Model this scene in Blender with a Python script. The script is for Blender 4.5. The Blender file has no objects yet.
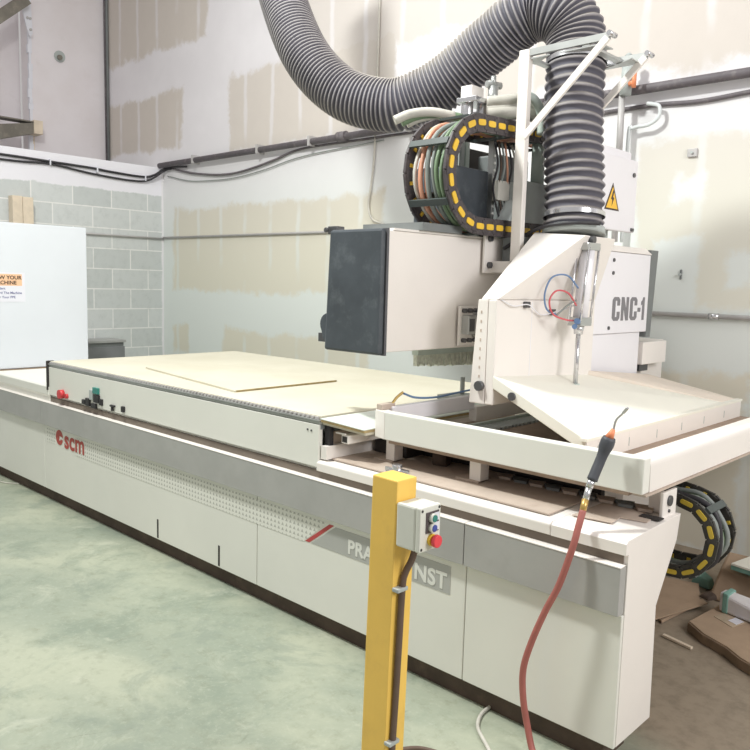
import bpy, bmesh, math, random
from mathutils import Vector, Matrix, Euler
random.seed(7)
scene = bpy.context.scene
COL = scene.collection
PI = math.pi

# ------------------------------------------------------------------ materials
def s2l(c):
    out = []
    for v in c[:3]:
        v = v / 255.0
        out.append(v / 12.92 if v <= .04045 else ((v + .055) / 1.055) ** 2.4)
    return (out[0], out[1], out[2], 1.0)

def newmat(name):
    m = bpy.data.materials.new(name); m.use_nodes = True
    nt = m.node_tree
    b = nt.nodes['Principled BSDF']
    return m, nt, b

def N(nt, typ, **kw):
    n = nt.nodes.new(typ)
    for k, v in kw.items():
        setattr(n, k, v)
    return n

def mth(nt, op, a, b=None, clamp=False):
    n = nt.nodes.new('ShaderNodeMath'); n.operation = op; n.use_clamp = clamp
    for i, v in enumerate((a, b)):
        if v is None: continue
        if isinstance(v, (int, float)): n.inputs[i].default_value = v
        else: nt.links.new(v, n.inputs[i])
    return n.outputs[0]

def mixc(nt, fac, a, b):
    n = nt.nodes.new('ShaderNodeMix'); n.data_type = 'RGBA'
    if isinstance(fac, (int, float)): n.inputs[0].default_value = fac
    else: nt.links.new(fac, n.inputs[0])
    for i, v in ((6, a), (7, b)):
        if isinstance(v, tuple): n.inputs[i].default_value = v
        else: nt.links.new(v, n.inputs[i])
    return n.outputs[2]

def noise(nt, scale, detail=4, rough=.55, vec=None, dist=0):
    n = nt.nodes.new('ShaderNodeTexNoise')
    n.inputs['Scale'].default_value = scale; n.inputs['Detail'].default_value = detail
    n.inputs['Roughness'].default_value = rough; n.inputs['Distortion'].default_value = dist
    if vec is not None: nt.links.new(vec, n.inputs['Vector'])
    return n.outputs['Fac']

def ramp(nt, fac, lo, hi):
    n = nt.nodes.new('ShaderNodeMapRange'); n.interpolation_type = 'SMOOTHSTEP'
    n.inputs[1].default_value = lo; n.inputs[2].default_value = hi
    nt.links.new(fac, n.inputs[0])
    return n.outputs[0]

def objco(nt):
    t = nt.nodes.new('ShaderNodeTexCoord')
    s = nt.nodes.new('ShaderNodeSeparateXYZ')
    nt.links.new(t.outputs['Object'], s.inputs[0])
    return t.outputs['Object'], s.outputs[0], s.outputs[1], s.outputs[2]

def pmat(name, col, rough=.5, metal=0.0, var=.06, scale=6.0, dirt=None, dirt_amt=.5, bump=0.0):
    """painted / plastic surface with a soft mottled tone"""
    m, nt, b = newmat(name)
    co, x, y, z = objco(nt)
    base = s2l(col)
    dark = tuple(v * (1 - var * 2) for v in base[:3]) + (1,)
    f = noise(nt, scale, 5, .6, co)
    c = mixc(nt, ramp(nt, f, .35, .7), base, dark)
    if dirt:
        f2 = noise(nt, scale * 2.3, 6, .65, co)
        c = mixc(nt, mth(nt, 'MULTIPLY', ramp(nt, f2, .5, .75), dirt_amt), c, s2l(dirt))
    nt.links.new(c, b.inputs['Base Color'])
    b.inputs['Roughness'].default_value = rough
    b.inputs['Metallic'].default_value = metal
    if bump:
        bn = nt.nodes.new('ShaderNodeBump'); bn.inputs['Strength'].default_value = bump
        bn.inputs['Distance'].default_value = .01
        nt.links.new(noise(nt, scale * 12, 3, .6, co), bn.inputs['Height'])
        nt.links.new(bn.outputs[0], b.inputs['Normal'])
    return m

M = {}
M['white'] = pmat('machine_white', (238, 232, 226), .45, var=.02, scale=2.5)
M['panel'] = pmat('panel_white', (229, 228, 220), .5, var=.02, scale=2)
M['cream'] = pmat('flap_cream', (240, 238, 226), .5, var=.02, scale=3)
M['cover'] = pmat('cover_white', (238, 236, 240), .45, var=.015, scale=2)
M['creamshade'] = pmat('flap_shaded_cream', (230, 218, 204), .6, var=.03, scale=4)  # darker cream: the rear facet's shade is put into the colour
M['stain'] = pmat('old_pipe_paint', (214, 219, 219), .8, var=.03)
M['dusty'] = pmat('dusty_white', (196, 180, 166), .8, var=.08, scale=5, dirt=(168, 146, 128), dirt_amt=.6)
M['dust'] = pmat('brown_dust', (172, 152, 136), .9, var=.1, scale=6, dirt=(142, 124, 110), dirt_amt=.6)
M['stripe'] = pmat('grey_stripe', (172, 171, 168), .5, var=.05, scale=4, dirt=(160, 158, 154))
M['greyband'] = pmat('grey_band', (178, 178, 174), .5, var=.02)
M['recess'] = pmat('shaded_gap', (124, 113, 102), .8, var=.08)
M['dark'] = pmat('dark_recess', (58, 54, 52), .8, var=.1)
M['plinth'] = pmat('brown_plinth', (88, 74, 64), .85, var=.15, scale=5, dirt=(112, 96, 82))
M['capgrey'] = pmat('end_cap_grey', (74, 80, 86), .5, var=.12, scale=5, dirt=(128, 134, 138), dirt_amt=.3)
M['capedge'] = pmat('end_cap_edge', (92, 92, 96), .5, var=.05)
M['steelgrey'] = pmat('mid_grey_paint', (120, 124, 124), .5, var=.06)
M['lightgrey'] = pmat('light_grey_paint', (178, 184, 182), .5, var=.05)
M['palegreen'] = pmat('pale_green_metal', (196, 208, 200), .45, var=.04)
M['alu'] = pmat('aluminium', (190, 192, 190), .35, metal=.6, var=.06)
M['chrome'] = pmat('chrome', (215, 215, 218), .2, metal=.85, var=.04)
M['bolt'] = pmat('bolt_steel', (96, 96, 98), .4, metal=.5, var=.05)
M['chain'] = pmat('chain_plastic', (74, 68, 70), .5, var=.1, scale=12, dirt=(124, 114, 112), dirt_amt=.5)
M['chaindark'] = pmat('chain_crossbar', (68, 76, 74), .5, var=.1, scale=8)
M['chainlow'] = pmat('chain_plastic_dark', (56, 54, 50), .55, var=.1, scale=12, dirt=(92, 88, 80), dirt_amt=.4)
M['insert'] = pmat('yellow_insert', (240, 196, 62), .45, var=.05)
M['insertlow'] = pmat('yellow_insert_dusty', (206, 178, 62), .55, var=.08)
M['orange'] = pmat('orange_cable', (216, 158, 130), .5, var=.06)
M['greencable'] = pmat('green_cable', (120, 142, 112), .5, var=.08)
M['greycable'] = pmat('grey_cable', (138, 144, 140), .5, var=.06)
M['blackcable'] = pmat('black_cable', (52, 50, 54), .55, var=.06)
M['palehose'] = pmat('pale_hose', (206, 202, 192), .6, var=.1, scale=10)
M['red'] = pmat('signal_red', (206, 62, 66), .4, var=.03)
M['logo'] = pmat('logo_red', (178, 74, 66), .5, var=.02)
M['slash'] = pmat('slash_red', (186, 74, 74), .5, var=.02)
M['text_lite'] = pmat('letter_light', (226, 226, 220), .5, var=.01)
M['text_grey'] = pmat('letter_grey', (128, 126, 130), .5, var=.02)
M['text_dark'] = pmat('letter_dark', (60, 42, 34), .5, var=.02)
M['text_blue'] = pmat('letter_blue', (96, 100, 150), .5, var=.02)
M['yellow'] = pmat('post_yellow', (248, 204, 100), .5, var=.04, scale=4, dirt=(226, 184, 96), dirt_amt=.5)
M['boxgrey'] = pmat('control_box_grey', (222, 222, 212), .45, var=.02)
M['btnplate'] = pmat('button_plate', (88, 78, 80), .5, var=.03)
M['btngreen'] = pmat('button_green', (52, 132, 122), .35, var=.03)
M['btnblue'] = pmat('button_blue', (66, 82, 160), .35, var=.03)
M['estop'] = pmat('button_red', (232, 72, 82), .35, var=.03)
M['conduitbrown'] = pmat('brown_sheath', (104, 84, 72), .6, var=.08, scale=14)
M['rubberred'] = pmat('red_rubber', (166, 98, 90), .55, var=.08, scale=8)
M['grip'] = pmat('grip_black', (74, 76, 82), .55, var=.06, scale=20)
M['gunorange'] = pmat('gun_orange', (236, 146, 104), .45, var=.03)
M['brass'] = pmat('brass', (206, 172, 104), .35, metal=.6, var=.06)
M['wallpipe'] = pmat('pipe_dark', (104, 98, 102), .6, var=.1, scale=6, dirt=(150, 142, 142), dirt_amt=.6)
M['galv'] = pmat('galvanised', (188, 185, 184), .5, metal=.1, var=.06)
M['sheet'] = pmat('white_laminate', (228, 236, 228), .45, var=.01)
M['plyedge'] = pmat('ply_edge', (186, 164, 118), .7, var=.12, scale=30)
M['wood'] = pmat('timber', (228, 212, 190), .75, var=.06, scale=10)
M['cab'] = pmat('cabinet_white', (218, 222, 228), .5, var=.015, scale=2)
M['paper'] = pmat('paper_white', (226, 226, 234), .6, var=.01)
M['peach'] = pmat('sign_peach', (238, 194, 158), .6, var=.01)
M['steel'] = pmat('grey_steel', (128, 122, 112), .6, var=.12, scale=6, dirt=(160, 152, 138))
M['benchtop'] = pmat('bench_top', (168, 168, 166), .6, var=.08)
M['benchgrey'] = pmat('bench_grey', (128, 130, 132), .6, var=.06)
M['card'] = pmat('cardboard', (176, 152, 128), .85, var=.07, scale=7)
M['carddark'] = pmat('cardboard_edge', (148, 126, 104), .9, var=.1, scale=12)
M['teal'] = pmat('teal_foam', (128, 170, 158), .7, var=.08, scale=14)
M['foil'] = pmat('clear_pouch', (196, 176, 152), .25, var=.1, scale=20)
M['signyellow'] = pmat('warning_yellow', (248, 196, 66), .5, var=.02)
M['brush'] = pmat('brush_bristle', (226, 230, 216), .8, var=.12, scale=50)
M['tubeblue'] = pmat('air_tube_blue', (112, 140, 180), .35, var=.03)
M['tubered'] = pmat('air_tube_red', (214, 96, 104), .35, var=.03)
M['roll'] = pmat('wrapped_white', (218, 214, 214), .5, var=.05, scale=9)
M['black'] = pmat('black_plastic', (44, 42, 44), .5, var=.05)

def mat_spoil():
    m, nt, b = newmat('spoilboard_tan')
    co, x, y, z = objco(nt)
    f = noise(nt, 2.0, 5, .6, co)
    c = mixc(nt, ramp(nt, f, .3, .7), s2l((212, 208, 192)), s2l((203, 198, 180)))
    f2 = noise(nt, 60, 3, .6, co)
    c = mixc(nt, mth(nt, 'MULTIPLY', f2, .15), c, s2l((190, 172, 130)))
    nt.links.new(c, b.inputs['Base Color']); b.inputs['Roughness'].default_value = .8
    return m
M['spoil'] = mat_spoil()

def mat_dots():
    """panel white carrying rows of small printed triangles"""
    m, nt, b = newmat('triangle_dot_print')
    co, x, y, z = objco(nt)
    p = .0245
    u = mth(nt, 'FRACT', mth(nt, 'DIVIDE', x, p * 1.15)); v = mth(nt, 'FRACT', mth(nt, 'DIVIDE', z, p))
    du = mth(nt, 'ABSOLUTE', mth(nt, 'SUBTRACT', u, .5))
    # triangle: |u-.5| < (0.85-v)*.5 , v>.2
    lim = mth(nt, 'MULTIPLY', mth(nt, 'SUBTRACT', .85, v), .52)
    inside = mth(nt, 'MULTIPLY', mth(nt, 'LESS_THAN', du, lim), mth(nt, 'GREATER_THAN', v, .2))
    c = mixc(nt, mth(nt, 'MULTIPLY', inside, .85), s2l((228, 227, 219)), s2l((172, 171, 163)))
    nt.links.new(c, b.inputs['Base Color']); b.inputs['Roughness'].default_value = .5
    return m
M['dots'] = mat_dots()

def mat_floor():
    m, nt, b = newmat('stained_concrete')
    co, x, y, z = objco(nt)
    f1 = noise(nt, .9, 6, .62, co, .6); f2 = noise(nt, 2.7, 7, .68, co, .4); f3 = noise(nt, 14, 5, .7, co)
    c = mixc(nt, ramp(nt, f1, .36, .64), s2l((172, 176, 156)), s2l((146, 154, 138)))
    c = mixc(nt, mth(nt, 'MULTIPLY', ramp(nt, f2, .46, .68), .75), c, s2l((128, 139, 124)))
    c = mixc(nt, mth(nt, 'MULTIPLY', ramp(nt, noise(nt, 4.6, 6, .7, co, .8), .55, .72), .5), c, s2l((190, 192, 174)))
    c = mixc(nt, mth(nt, 'MULTIPLY', ramp(nt, f3, .48, .72), .4), c, s2l((124, 128, 108)))
    c = mixc(nt, mth(nt, 'MULTIPLY', ramp(nt, noise(nt, 45, 4, .75, co), .5, .8), .35), c, s2l((196, 198, 184)))
    c = mixc(nt, mth(nt, 'MULTIPLY', ramp(nt, noise(nt, 1.7, 7, .7, co, 1.2), .54, .64), .45), c, s2l((128, 138, 126)))
    # hairline cracks
    vo = nt.nodes.new('ShaderNodeTexVoronoi'); vo.feature = 'DISTANCE_TO_EDGE'; vo.inputs['Scale'].default_value = .55
    mp = nt.nodes.new('ShaderNodeVectorMath'); mp.operation = 'ADD'
    nz = nt.nodes.new('ShaderNodeTexNoise'); nz.inputs['Scale'].default_value = 1.8; nt.links.new(co, nz.inputs['Vector'])
    nt.links.new(co, mp.inputs[0]); nt.links.new(nz.outputs['Color'], mp.inputs[1]); nt.links.new(mp.outputs[0], vo.inputs['Vector'])
    cr = mth(nt, 'LESS_THAN', vo.outputs['Distance'], .004)
    c = mixc(nt, mth(nt, 'MULTIPLY', mth(nt, 'MULTIPLY', cr, ramp(nt, f2, .48, .6)), .55), c, s2l((120, 124, 106)))
    # sawdust and painted-in shade on the floor behind and right of the machine
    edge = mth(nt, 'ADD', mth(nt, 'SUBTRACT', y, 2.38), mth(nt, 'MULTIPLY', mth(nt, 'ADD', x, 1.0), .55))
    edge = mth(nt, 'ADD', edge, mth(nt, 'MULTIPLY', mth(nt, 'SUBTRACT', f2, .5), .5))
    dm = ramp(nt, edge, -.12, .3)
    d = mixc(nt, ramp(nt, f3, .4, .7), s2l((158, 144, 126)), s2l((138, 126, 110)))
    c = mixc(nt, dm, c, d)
    nt.links.new(c, b.inputs['Base Color'])
    r = mth(nt, 'ADD', mth(nt, 'MULTIPLY', f2, .35), .3)
    nt.links.new(r, b.inputs['Roughness'])
    return m
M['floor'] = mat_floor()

def wall_patch_mat(name, rects, white, tan, white2, streak=True):
    m, nt, b = newmat(name)
    co, x, y, z = objco(nt)
    nx = noise(nt, 3.0, 5, .65, co); nz = noise(nt, 9.0, 5, .7, co)
    wob = mth(nt, 'ADD', mth(nt, 'MULTIPLY', mth(nt, 'SUBTRACT', nx, .5), .22), mth(nt, 'MULTIPLY', mth(nt, 'SUBTRACT', nz, .5), .12))
    xs = mth(nt, 'ADD', x, wob); zs = mth(nt, 'ADD', z, wob)
    acc = None
    for (x0, x1, z0, z1, s) in rects:
        d = mth(nt, 'MINIMUM', mth(nt, 'MINIMUM', mth(nt, 'SUBTRACT', xs, x0), mth(nt, 'SUBTRACT', x1, xs)),
                mth(nt, 'MINIMUM', mth(nt, 'SUBTRACT', zs, z0), mth(nt, 'SUBTRACT', z1, zs)))
        k = ramp(nt, d, -.02, .05)
        if s < 0: # white blob cut out of the paper
            acc = mth(nt, 'MULTIPLY', acc, mth(nt, 'SUBTRACT', 1.0, mth(nt, 'MULTIPLY', k, -s)))
        else:
            k = mth(nt, 'MULTIPLY', k, s)
            acc = k if acc is None else mth(nt, 'MAXIMUM', acc, k)
    if streak:
        u = mth(nt, 'ABSOLUTE', mth(nt, 'SUBTRACT', mth(nt, 'FRACT', mth(nt, 'DIVIDE', mth(nt, 'ADD', x, mth(nt, 'MULTIPLY', nx, .08)), .41)), .5))
        st = mth(nt, 'SUBTRACT', 1.0, ramp(nt, u, .02, .10))
        st = mth(nt, 'MULTIPLY', st, ramp(nt, noise(nt, 1.6, 3, .6, co), .36, .56))
        acc = mth(nt, 'MULTIPLY', acc, mth(nt, 'SUBTRACT', 1.0, mth(nt, 'MULTIPLY', st, .6)))
    lo = noise(nt, 1.2, 4, .6, co)
    w = mixc(nt, ramp(nt, lo, .35, .65), s2l(white), s2l(white2))
    t = mixc(nt, mth(nt, 'MULTIPLY', nz, .5), s2l(tan), s2l(tuple(v * .93 for v in tan)))
    # the paper is pinker high up and greener low down
    hz = ramp(nt, z, 1.6, 3.2)
    t2 = mixc(nt, hz, s2l((220, 216, 200)), t)
    w2 = mixc(nt, hz, s2l((224, 229, 225)), w)
    c = mixc(nt, acc, w2, t2)
    nt.links.new(c, b.inputs['Base Color']); b.inputs['Roughness'].default_value = .85
    return m

M['backwall'] = wall_patch_mat('mudded_drywall', [
    (-9.3, -7.06, 4.08, 9, 1), (-9.3, -7.52, 3.02, 3.64, 1), (-6.68, -4.4, 2.86, 3.62, .95), (-5.9, -3.2, 3.5, 4.6, .8),
    (-7.72, -4.5, 1.46, 2.36, 1), (-7.72, -7.40, .74, 1.08, 1), (-6.78, -4.6, .5, 1.08, 1), (-3.6, 0.5, 2.93, 6, .9),
    (-2.3, 0.5, 1.5, 2.55, .75), (-2.2, -1.5, .0, 1.12, 1), (-1.5, 1.2, 0, .9, .8), (-5.0, -2.4, 0, .8, 1),
    (-2.05, -1.83, 2.14, 2.32, -1), (-2.15, -1.84, 1.47, 1.94, -1), (-1.68, -1.45, 1.62, 1.86, -1)],
    (228, 224, 227), (207, 198, 190), (222, 218, 221))

def mat_plain_wall():
    m, nt, b = newmat('skimmed_wall')
    co, x, y, z = objco(nt)
    f = noise(nt, 1.3, 5, .6, co); g = noise(nt, 7, 6, .7, co)
    c = mixc(nt, ramp(nt, f, .35, .65), s2l((232, 226, 229)), s2l((226, 219, 221)))
    c = mixc(nt, mth(nt, 'MULTIPLY', ramp(nt, g, .55, .8), .25), c, s2l((204, 194, 190)))
    nt.links.new(c, b.inputs['Base Color']); b.inputs['Roughness'].default_value = .85
    return m
M['skim'] = mat_plain_wall()

def mat_block():
    m, nt, b = newmat('concrete_block')
    co, x, y, z = objco(nt)
    cb = nt.nodes.new('ShaderNodeCombineXYZ')
    nt.links.new(mth(nt, 'SUBTRACT', y, 4.383 - .43 * 9), cb.inputs[0]); nt.links.new(mth(nt, 'ADD', z, -.157 + .2162 * 10), cb.inputs[1])
    br = nt.nodes.new('ShaderNodeTexBrick'); nt.links.new(cb.outputs[0], br.inputs['Vector'])
    br.inputs['Scale'].default_value = 1; br.inputs['Brick Width'].default_value = .43; br.inputs['Row Height'].default_value = .2162
    br.inputs['Mortar Size'].default_value = .0075; br.inputs['Mortar Smooth'].default_value = .3; br.inputs['Bias'].default_value = 0
    br.inputs['Color1'].default_value = s2l((210, 213, 212)); br.inputs['Color2'].default_value = s2l((197, 201, 200)); br.inputs['Mortar'].default_value = s2l((232, 232, 230))
    n1 = noise(nt, 14, 5, .7, co)
    c = mixc(nt, mth(nt, 'MULTIPLY', ramp(nt, n1, .45, .75), .25), br.outputs['Color'], s2l((160, 166, 163)))
    n2 = noise(nt, 5, 5, .7, co)
    edge = mth(nt, 'ADD', z, mth(nt, 'MULTIPLY', mth(nt, 'SUBTRACT', n2, .5), .08))
    c = mixc(nt, ramp(nt, edge, 2.495, 2.515), c, s2l((236, 234, 240)))
    # white over-paint in the corner
    ec = mth(nt, 'ADD', y, mth(nt, 'MULTIPLY', mth(nt, 'SUBTRACT', n2, .5), .05))
    c = mixc(nt, ramp(nt, ec, 4.765, 4.785), c, s2l((232, 230, 232)))
    nt.links.new(c, b.inputs['Base Color']); b.inputs['Roughness'].default_value = .85
    bn = nt.nodes.new('ShaderNodeBump'); bn.inputs['Strength'].default_value = .3; bn.inputs['Distance'].default_value = .01
    nt.links.new(n1, bn.inputs['Height']); nt.links.new(bn.outputs[0], b.inputs['Normal'])
    return m
M['block'] = mat_block()

def mat_hose():
    m, nt, b = newmat('dusty_grey_hose')
    co, x, y, z = objco(nt)
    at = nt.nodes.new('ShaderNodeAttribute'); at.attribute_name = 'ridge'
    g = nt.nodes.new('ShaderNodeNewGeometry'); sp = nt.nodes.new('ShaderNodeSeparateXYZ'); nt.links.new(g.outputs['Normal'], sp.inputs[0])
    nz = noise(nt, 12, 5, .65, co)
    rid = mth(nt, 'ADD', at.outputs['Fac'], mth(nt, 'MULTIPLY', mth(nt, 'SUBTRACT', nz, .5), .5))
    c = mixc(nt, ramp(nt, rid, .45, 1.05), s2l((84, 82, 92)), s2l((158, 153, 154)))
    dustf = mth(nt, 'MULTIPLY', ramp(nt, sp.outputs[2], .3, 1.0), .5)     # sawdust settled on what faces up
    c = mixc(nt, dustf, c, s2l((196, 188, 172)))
    nt.links.new(c, b.inputs['Base Color']); b.inputs['Roughness'].default_value = .7
    return m
M['hose'] = mat_hose()

# ------------------------------------------------------------------ mesh helpers
def newbm(): return bmesh.new()

def hexa(bm, v):
    """v: 4 bottom points counter-clockwise from above, then the 4 above them"""
    vs = [bm.verts.new(p) for p in v]
    for f in ((3, 2, 1, 0), (4, 5, 6, 7), (0, 1, 5, 4), (1, 2, 6, 5), (2, 3, 7, 6), (3, 0, 4, 7)):
        bm.faces.new([vs[i] for i in f])
    return vs

def box(bm, x0, x1, y0, y1, z0, z1):
    return hexa(bm, [(x0, y0, z0), (x1, y0, z0), (x1, y1, z0), (x0, y1, z0), (x0, y0, z1), (x1, y0, z1), (x1, y1, z1), (x0, y1, z1)])

def prism(bm, poly, axis, a, b):
    """poly of 2D points extruded along axis: x -> (y,z), y -> (x,z), z -> (x,y)"""
    def P(p, t):
        return {'x': (t, p[0], p[1]), 'y': (p[0], t, p[1]), 'z': (p[0], p[1], t)}[axis]
    A = [bm.verts.new(P(p, a)) for p in poly]; B = [bm.verts.new(P(p, b)) for p in poly]
    n = len(poly)
    bm.faces.new(A); bm.faces.new(list(reversed(B)))
    for i in range(n):
        bm.faces.new([A[i], B[i], B[(i + 1) % n], A[(i + 1) % n]])
    bmesh.ops.recalc_face_normals(bm, faces=bm.faces[:])

def frame_of(d):
    d = Vector(d).normalized()
    up = Vector((0, 0, 1)) if abs(d.z) < .95 else Vector((0, 1, 0))
    a = d.cross(up).normalized(); b = a.cross(d).normalized()
    return d, a, b

def cyl(bm, p0, p1, r0, r1=None, seg=16, cap=True):
    r1 = r0 if r1 is None else r1
    p0, p1 = Vector(p0), Vector(p1)
    d, a, b = frame_of(p1 - p0)
    R0, R1 = [], []
    for i in range(seg):
        t = 2 * PI * i / seg; o = a * math.cos(t) + b * math.sin(t)
        R0.append(bm.verts.new(p0 + o * r0)); R1.append(bm.verts.new(p1 + o * r1))
    for i in range(seg):
        f = bm.faces.new([R0[i], R0[(i + 1) % seg], R1[(i + 1) % seg], R1[i]]); f.smooth = True
    if cap:
        bm.faces.new(list(reversed(R0))); bm.faces.new(R1)

def bar(bm, p0, p1, w, h):
    """square bar from p0 to p1"""
    p0, p1 = Vector(p0), Vector(p1)
    d, a, b = frame_of(p1 - p0)
    q = [(-1, -1), (1, -1), (1, 1), (-1, 1)]
    v = [p0 + a * (i * w / 2) + b * (j * h / 2) for i, j in q] + [p1 + a * (i * w / 2) + b * (j * h / 2) for i, j in q]
    hexa(bm, v); bmesh.ops.recalc_face_normals(bm, faces=bm.faces[:])

def spline(pts, n):
    """Catmull-Rom through pts, n samples per span"""
    P = [Vector(p) for p in pts]; P = [P[0] * 2 - P[1]] + P + [P[-1] * 2 - P[-2]]
    out = []
    for i in range(1, len(P) - 2):
        a, b, c, d = P[i - 1:i + 3]
        for k in range(n):
            t = k / n
            out.append(.5 * ((2 * b) + (c - a) * t + (2 * a - 5 * b + 4 * c - d) * t * t + (3 * b - a - 3 * c + d) * t ** 3))
    out.append(P[-2]); return out

def sweep(bm, pts, r, seg=10, cap=True):
    """round tube along points; r a number or a list"""
    P = [Vector(p) for p in pts]; rings = []
    d0 = (P[1] - P[0]).normalized(); _, a, b = frame_of(d0)
    for i, p in enumerate(P):
        d = (P[min(i + 1, len(P) - 1)] - P[max(i - 1, 0)]).normalized()
        a = (a - d * a.dot(d)).normalized(); b = d.cross(a)
        rr = r[i] if isinstance(r, (list, tuple)) else r
        rings.append([bm.verts.new(p + (a * math.cos(2 * PI * k / seg) + b * math.sin(2 * PI * k / seg)) * rr) for k in range(seg)])
    for i in range(len(rings) - 1):
        for k in range(seg):
            f = bm.faces.new([rings[i][k], rings[i][(k + 1) % seg], rings[i + 1][(k + 1) % seg], rings[i + 1][k]]); f.smooth = True
    if cap:
        bm.faces.new(list(reversed(rings[0]))); bm.faces.new(rings[-1])
    bmesh.ops.recalc_face_normals(bm, faces=bm.faces[:])
    return rings

def tube(pts, r, seg=10, n=8, smooth=True):
    bm = newbm(); sweep(bm, spline(pts, n) if smooth else pts, r, seg); return bm

def obj(name, bm, mat, parent=None, bevel=0, label=None):
    me = bpy.data.meshes.new(name); bmesh.ops.recalc_face_normals(bm, faces=bm.faces[:]); bm.normal_update(); bm.to_mesh(me); bm.free()
    me.materials.append(mat)
    o = bpy.data.objects.new(name, me); COL.objects.link(o)
    if parent is not None:
        o.parent = parent
        root = parent
        off = Vector((0, 0, 0))
        M_ = parent_world(parent)
        o.matrix_parent_inverse = M_.inverted()
    if bevel:
        bv = o.modifiers.new('bevel', 'BEVEL'); bv.width = bevel; bv.segments = 2; bv.limit_method = 'ANGLE'
    if label: o['label'] = label
    return o

def parent_world(p):
    m = p.matrix_basis.copy()
    if p.parent is not None:
        m = parent_world(p.parent) @ p.matrix_parent_inverse @ m
    return m

def thing(name, label, cat, loc=(0, 0, 0), group=None):
    o = bpy.data.objects.new(name, None); COL.objects.link(o)
    o.location = loc; o.empty_display_size = .1
    o['label'] = label; o['category'] = cat
    if group: o['group'] = group
    return o

def tag(o, label, cat, group=None):
    o['label'] = label; o['category'] = cat
    if group: o['group'] = group
    return o

def struct(name, bm, mat, label=None):
    o = obj(name, bm, mat); o['kind'] = 'structure'
    if label: o['label'] = label
    return o

def text(name, body, mat, parent, loc, size, rot, sx=1.0, bold=0.0, shear=0.0, align='LEFT'):
    cu = bpy.data.curves.new(name, 'FONT'); cu.body = body; cu.size = size; cu.extrude = .0006; cu.offset = bold; cu.shear = shear; cu.space_character = 1.04
    cu.align_x = align; cu.materials.append(mat)
    tmp = bpy.data.objects.new('tmp', cu); COL.objects.link(tmp)
    me = bpy.data.meshes.new_from_object(tmp); bpy.data.objects.remove(tmp); bpy.data.curves.remove(cu)
    me.name = name
    if not me.materials: me.materials.append(mat)
    o = bpy.data.objects.new(name, me); COL.objects.link(o)
    o.location = loc; o.rotation_euler = rot; o.scale = (sx, 1, 1)
    if parent is not None:
        o.parent = parent; o.matrix_parent_inverse = parent_world(parent).inverted()
    return o
ROT_F = (PI / 2, 0, 0)            # text on a face turned to -Y
ROT_R = (PI / 2, 0, PI / 2)       # text on a face turned to +X

def B(*a, **k):
    bm = newbm(); box(bm, *a); return bm

def bolts(name, pts, axis, r, mat, parent, h=.012):
    for p in pts:
        bm = newbm(); cyl(bm, p, Vector(p) + Vector(axis) * h, r, seg=10); obj(name, bm, mat, parent)

# ------------------------------------------------------------------ room shell
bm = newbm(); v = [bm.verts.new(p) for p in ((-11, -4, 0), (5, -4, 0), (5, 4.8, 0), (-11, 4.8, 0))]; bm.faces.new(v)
struct('floor', bm, M['floor'], 'worn grey green concrete floor, brown with sawdust and painted-in shade at the right')
bm = newbm(); box(bm, -9.3, 5, 4.8, 4.95, 0, 7); struct('wall_back', bm, M['backwall'], 'long unpainted drywall wall with mudded seams behind the machine')
bm = newbm(); box(bm, -8.113, -7.913, -4, 4.799, 0, 2.815); struct('wall_left', bm, M['block'], 'grey concrete block wall with a white painted top band')
bm = newbm(); box(bm, -9.4, -9.2, 3.86, 4.8, 2.0, 7); struct('wall_upper', bm, M['skim'], 'pale wall set back above the block wall')
bm = newbm(); box(bm, -9.75, -9.55, -2, 3.9, 2.0, 7); struct('wall_far', bm, M['skim'], 'recessed pale wall at the far upper left')
bm = newbm()
zz = 2.9; k = 0
while zz < 5.4:       # broken plaster edge of the upper wall
    h = .05 + .09 * random.random()
    box(bm, -9.215, -9.185 + .01 * random.random(), 3.84 + .02 * random.random(), 3.88 + .02 * random.random(), zz, zz + h); zz += h
struct('trim_1', bm, M['paper'], 'rough broken plaster edge of the upper wall')

# ------------------------------------------------------------------ the CNC router
R = thing('cnc_router', 'long white and grey CNC router with gantry, hood and tan table', 'CNC machine', (-3.7, 2.6, 0))
XL, XR, YF = -6.3, -1.045, 2.296
# casing: the hollow sheet-metal base, profile swept along the machine
bm = newbm()
prism(bm, [(2.315, .09), (2.315, .752), (YF, .752), (YF, .79), (2.306, .80), (2.72, .808), (2.70, .715), (2.56, .51), (2.575, .09)], 'x', -1.32, XR)
obj('base_casing', bm, M['white'], R, .0015)
bm = newbm()
prism(bm, [(2.315, .09), (2.315, .752), (YF, .752), (YF, .79), (2.306, .80), (2.72, .805), (2.72, .09)], 'x', -2.52, -1.322)
obj('base_casing', bm, M['white'], R, .004)
bm = newbm()
prism(bm, [(2.32, .09), (2.32, .76), (3.95, .76), (3.95, .09)], 'x', -5.28, -2.524)
obj('base_casing', bm, M['panel'], R)
bm = newbm()
prism(bm, [(2.31, .09), (2.31, .75), (YF, .765), (YF, .82), (2.31, .83), (3.3, .83), (3.3, .09)], 'x', XL, -5.284)
obj('base_casing', bm, M['panel'], R, .004)
bm = newbm(); box(bm, -5.282, -1.06, 2.309, 2.322, .717, .7515); obj('base_recess', bm, M['recess'], R, label='strip coloured as the shaded gap along the top of the grey band')  # solid strip coloured dark for the shade inside the recess
# dusty top of the casing
bm = newbm(); box(bm, -2.50, -1.36, 2.345, 2.715, .8045, .8105); obj('dust_layer', bm, M['dusty'], R, label='brown sawdust lying on the base top')
bm = newbm(); prism(bm, [(-1.30, 2.40), (-1.16, 2.42), (-1.17, 2.50), (-1.08, 2.52), (-1.09, 2.60), (-1.30, 2.70)], 'z', .8065, .8095); obj('dust_layer', bm, M['dusty'], R)
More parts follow.
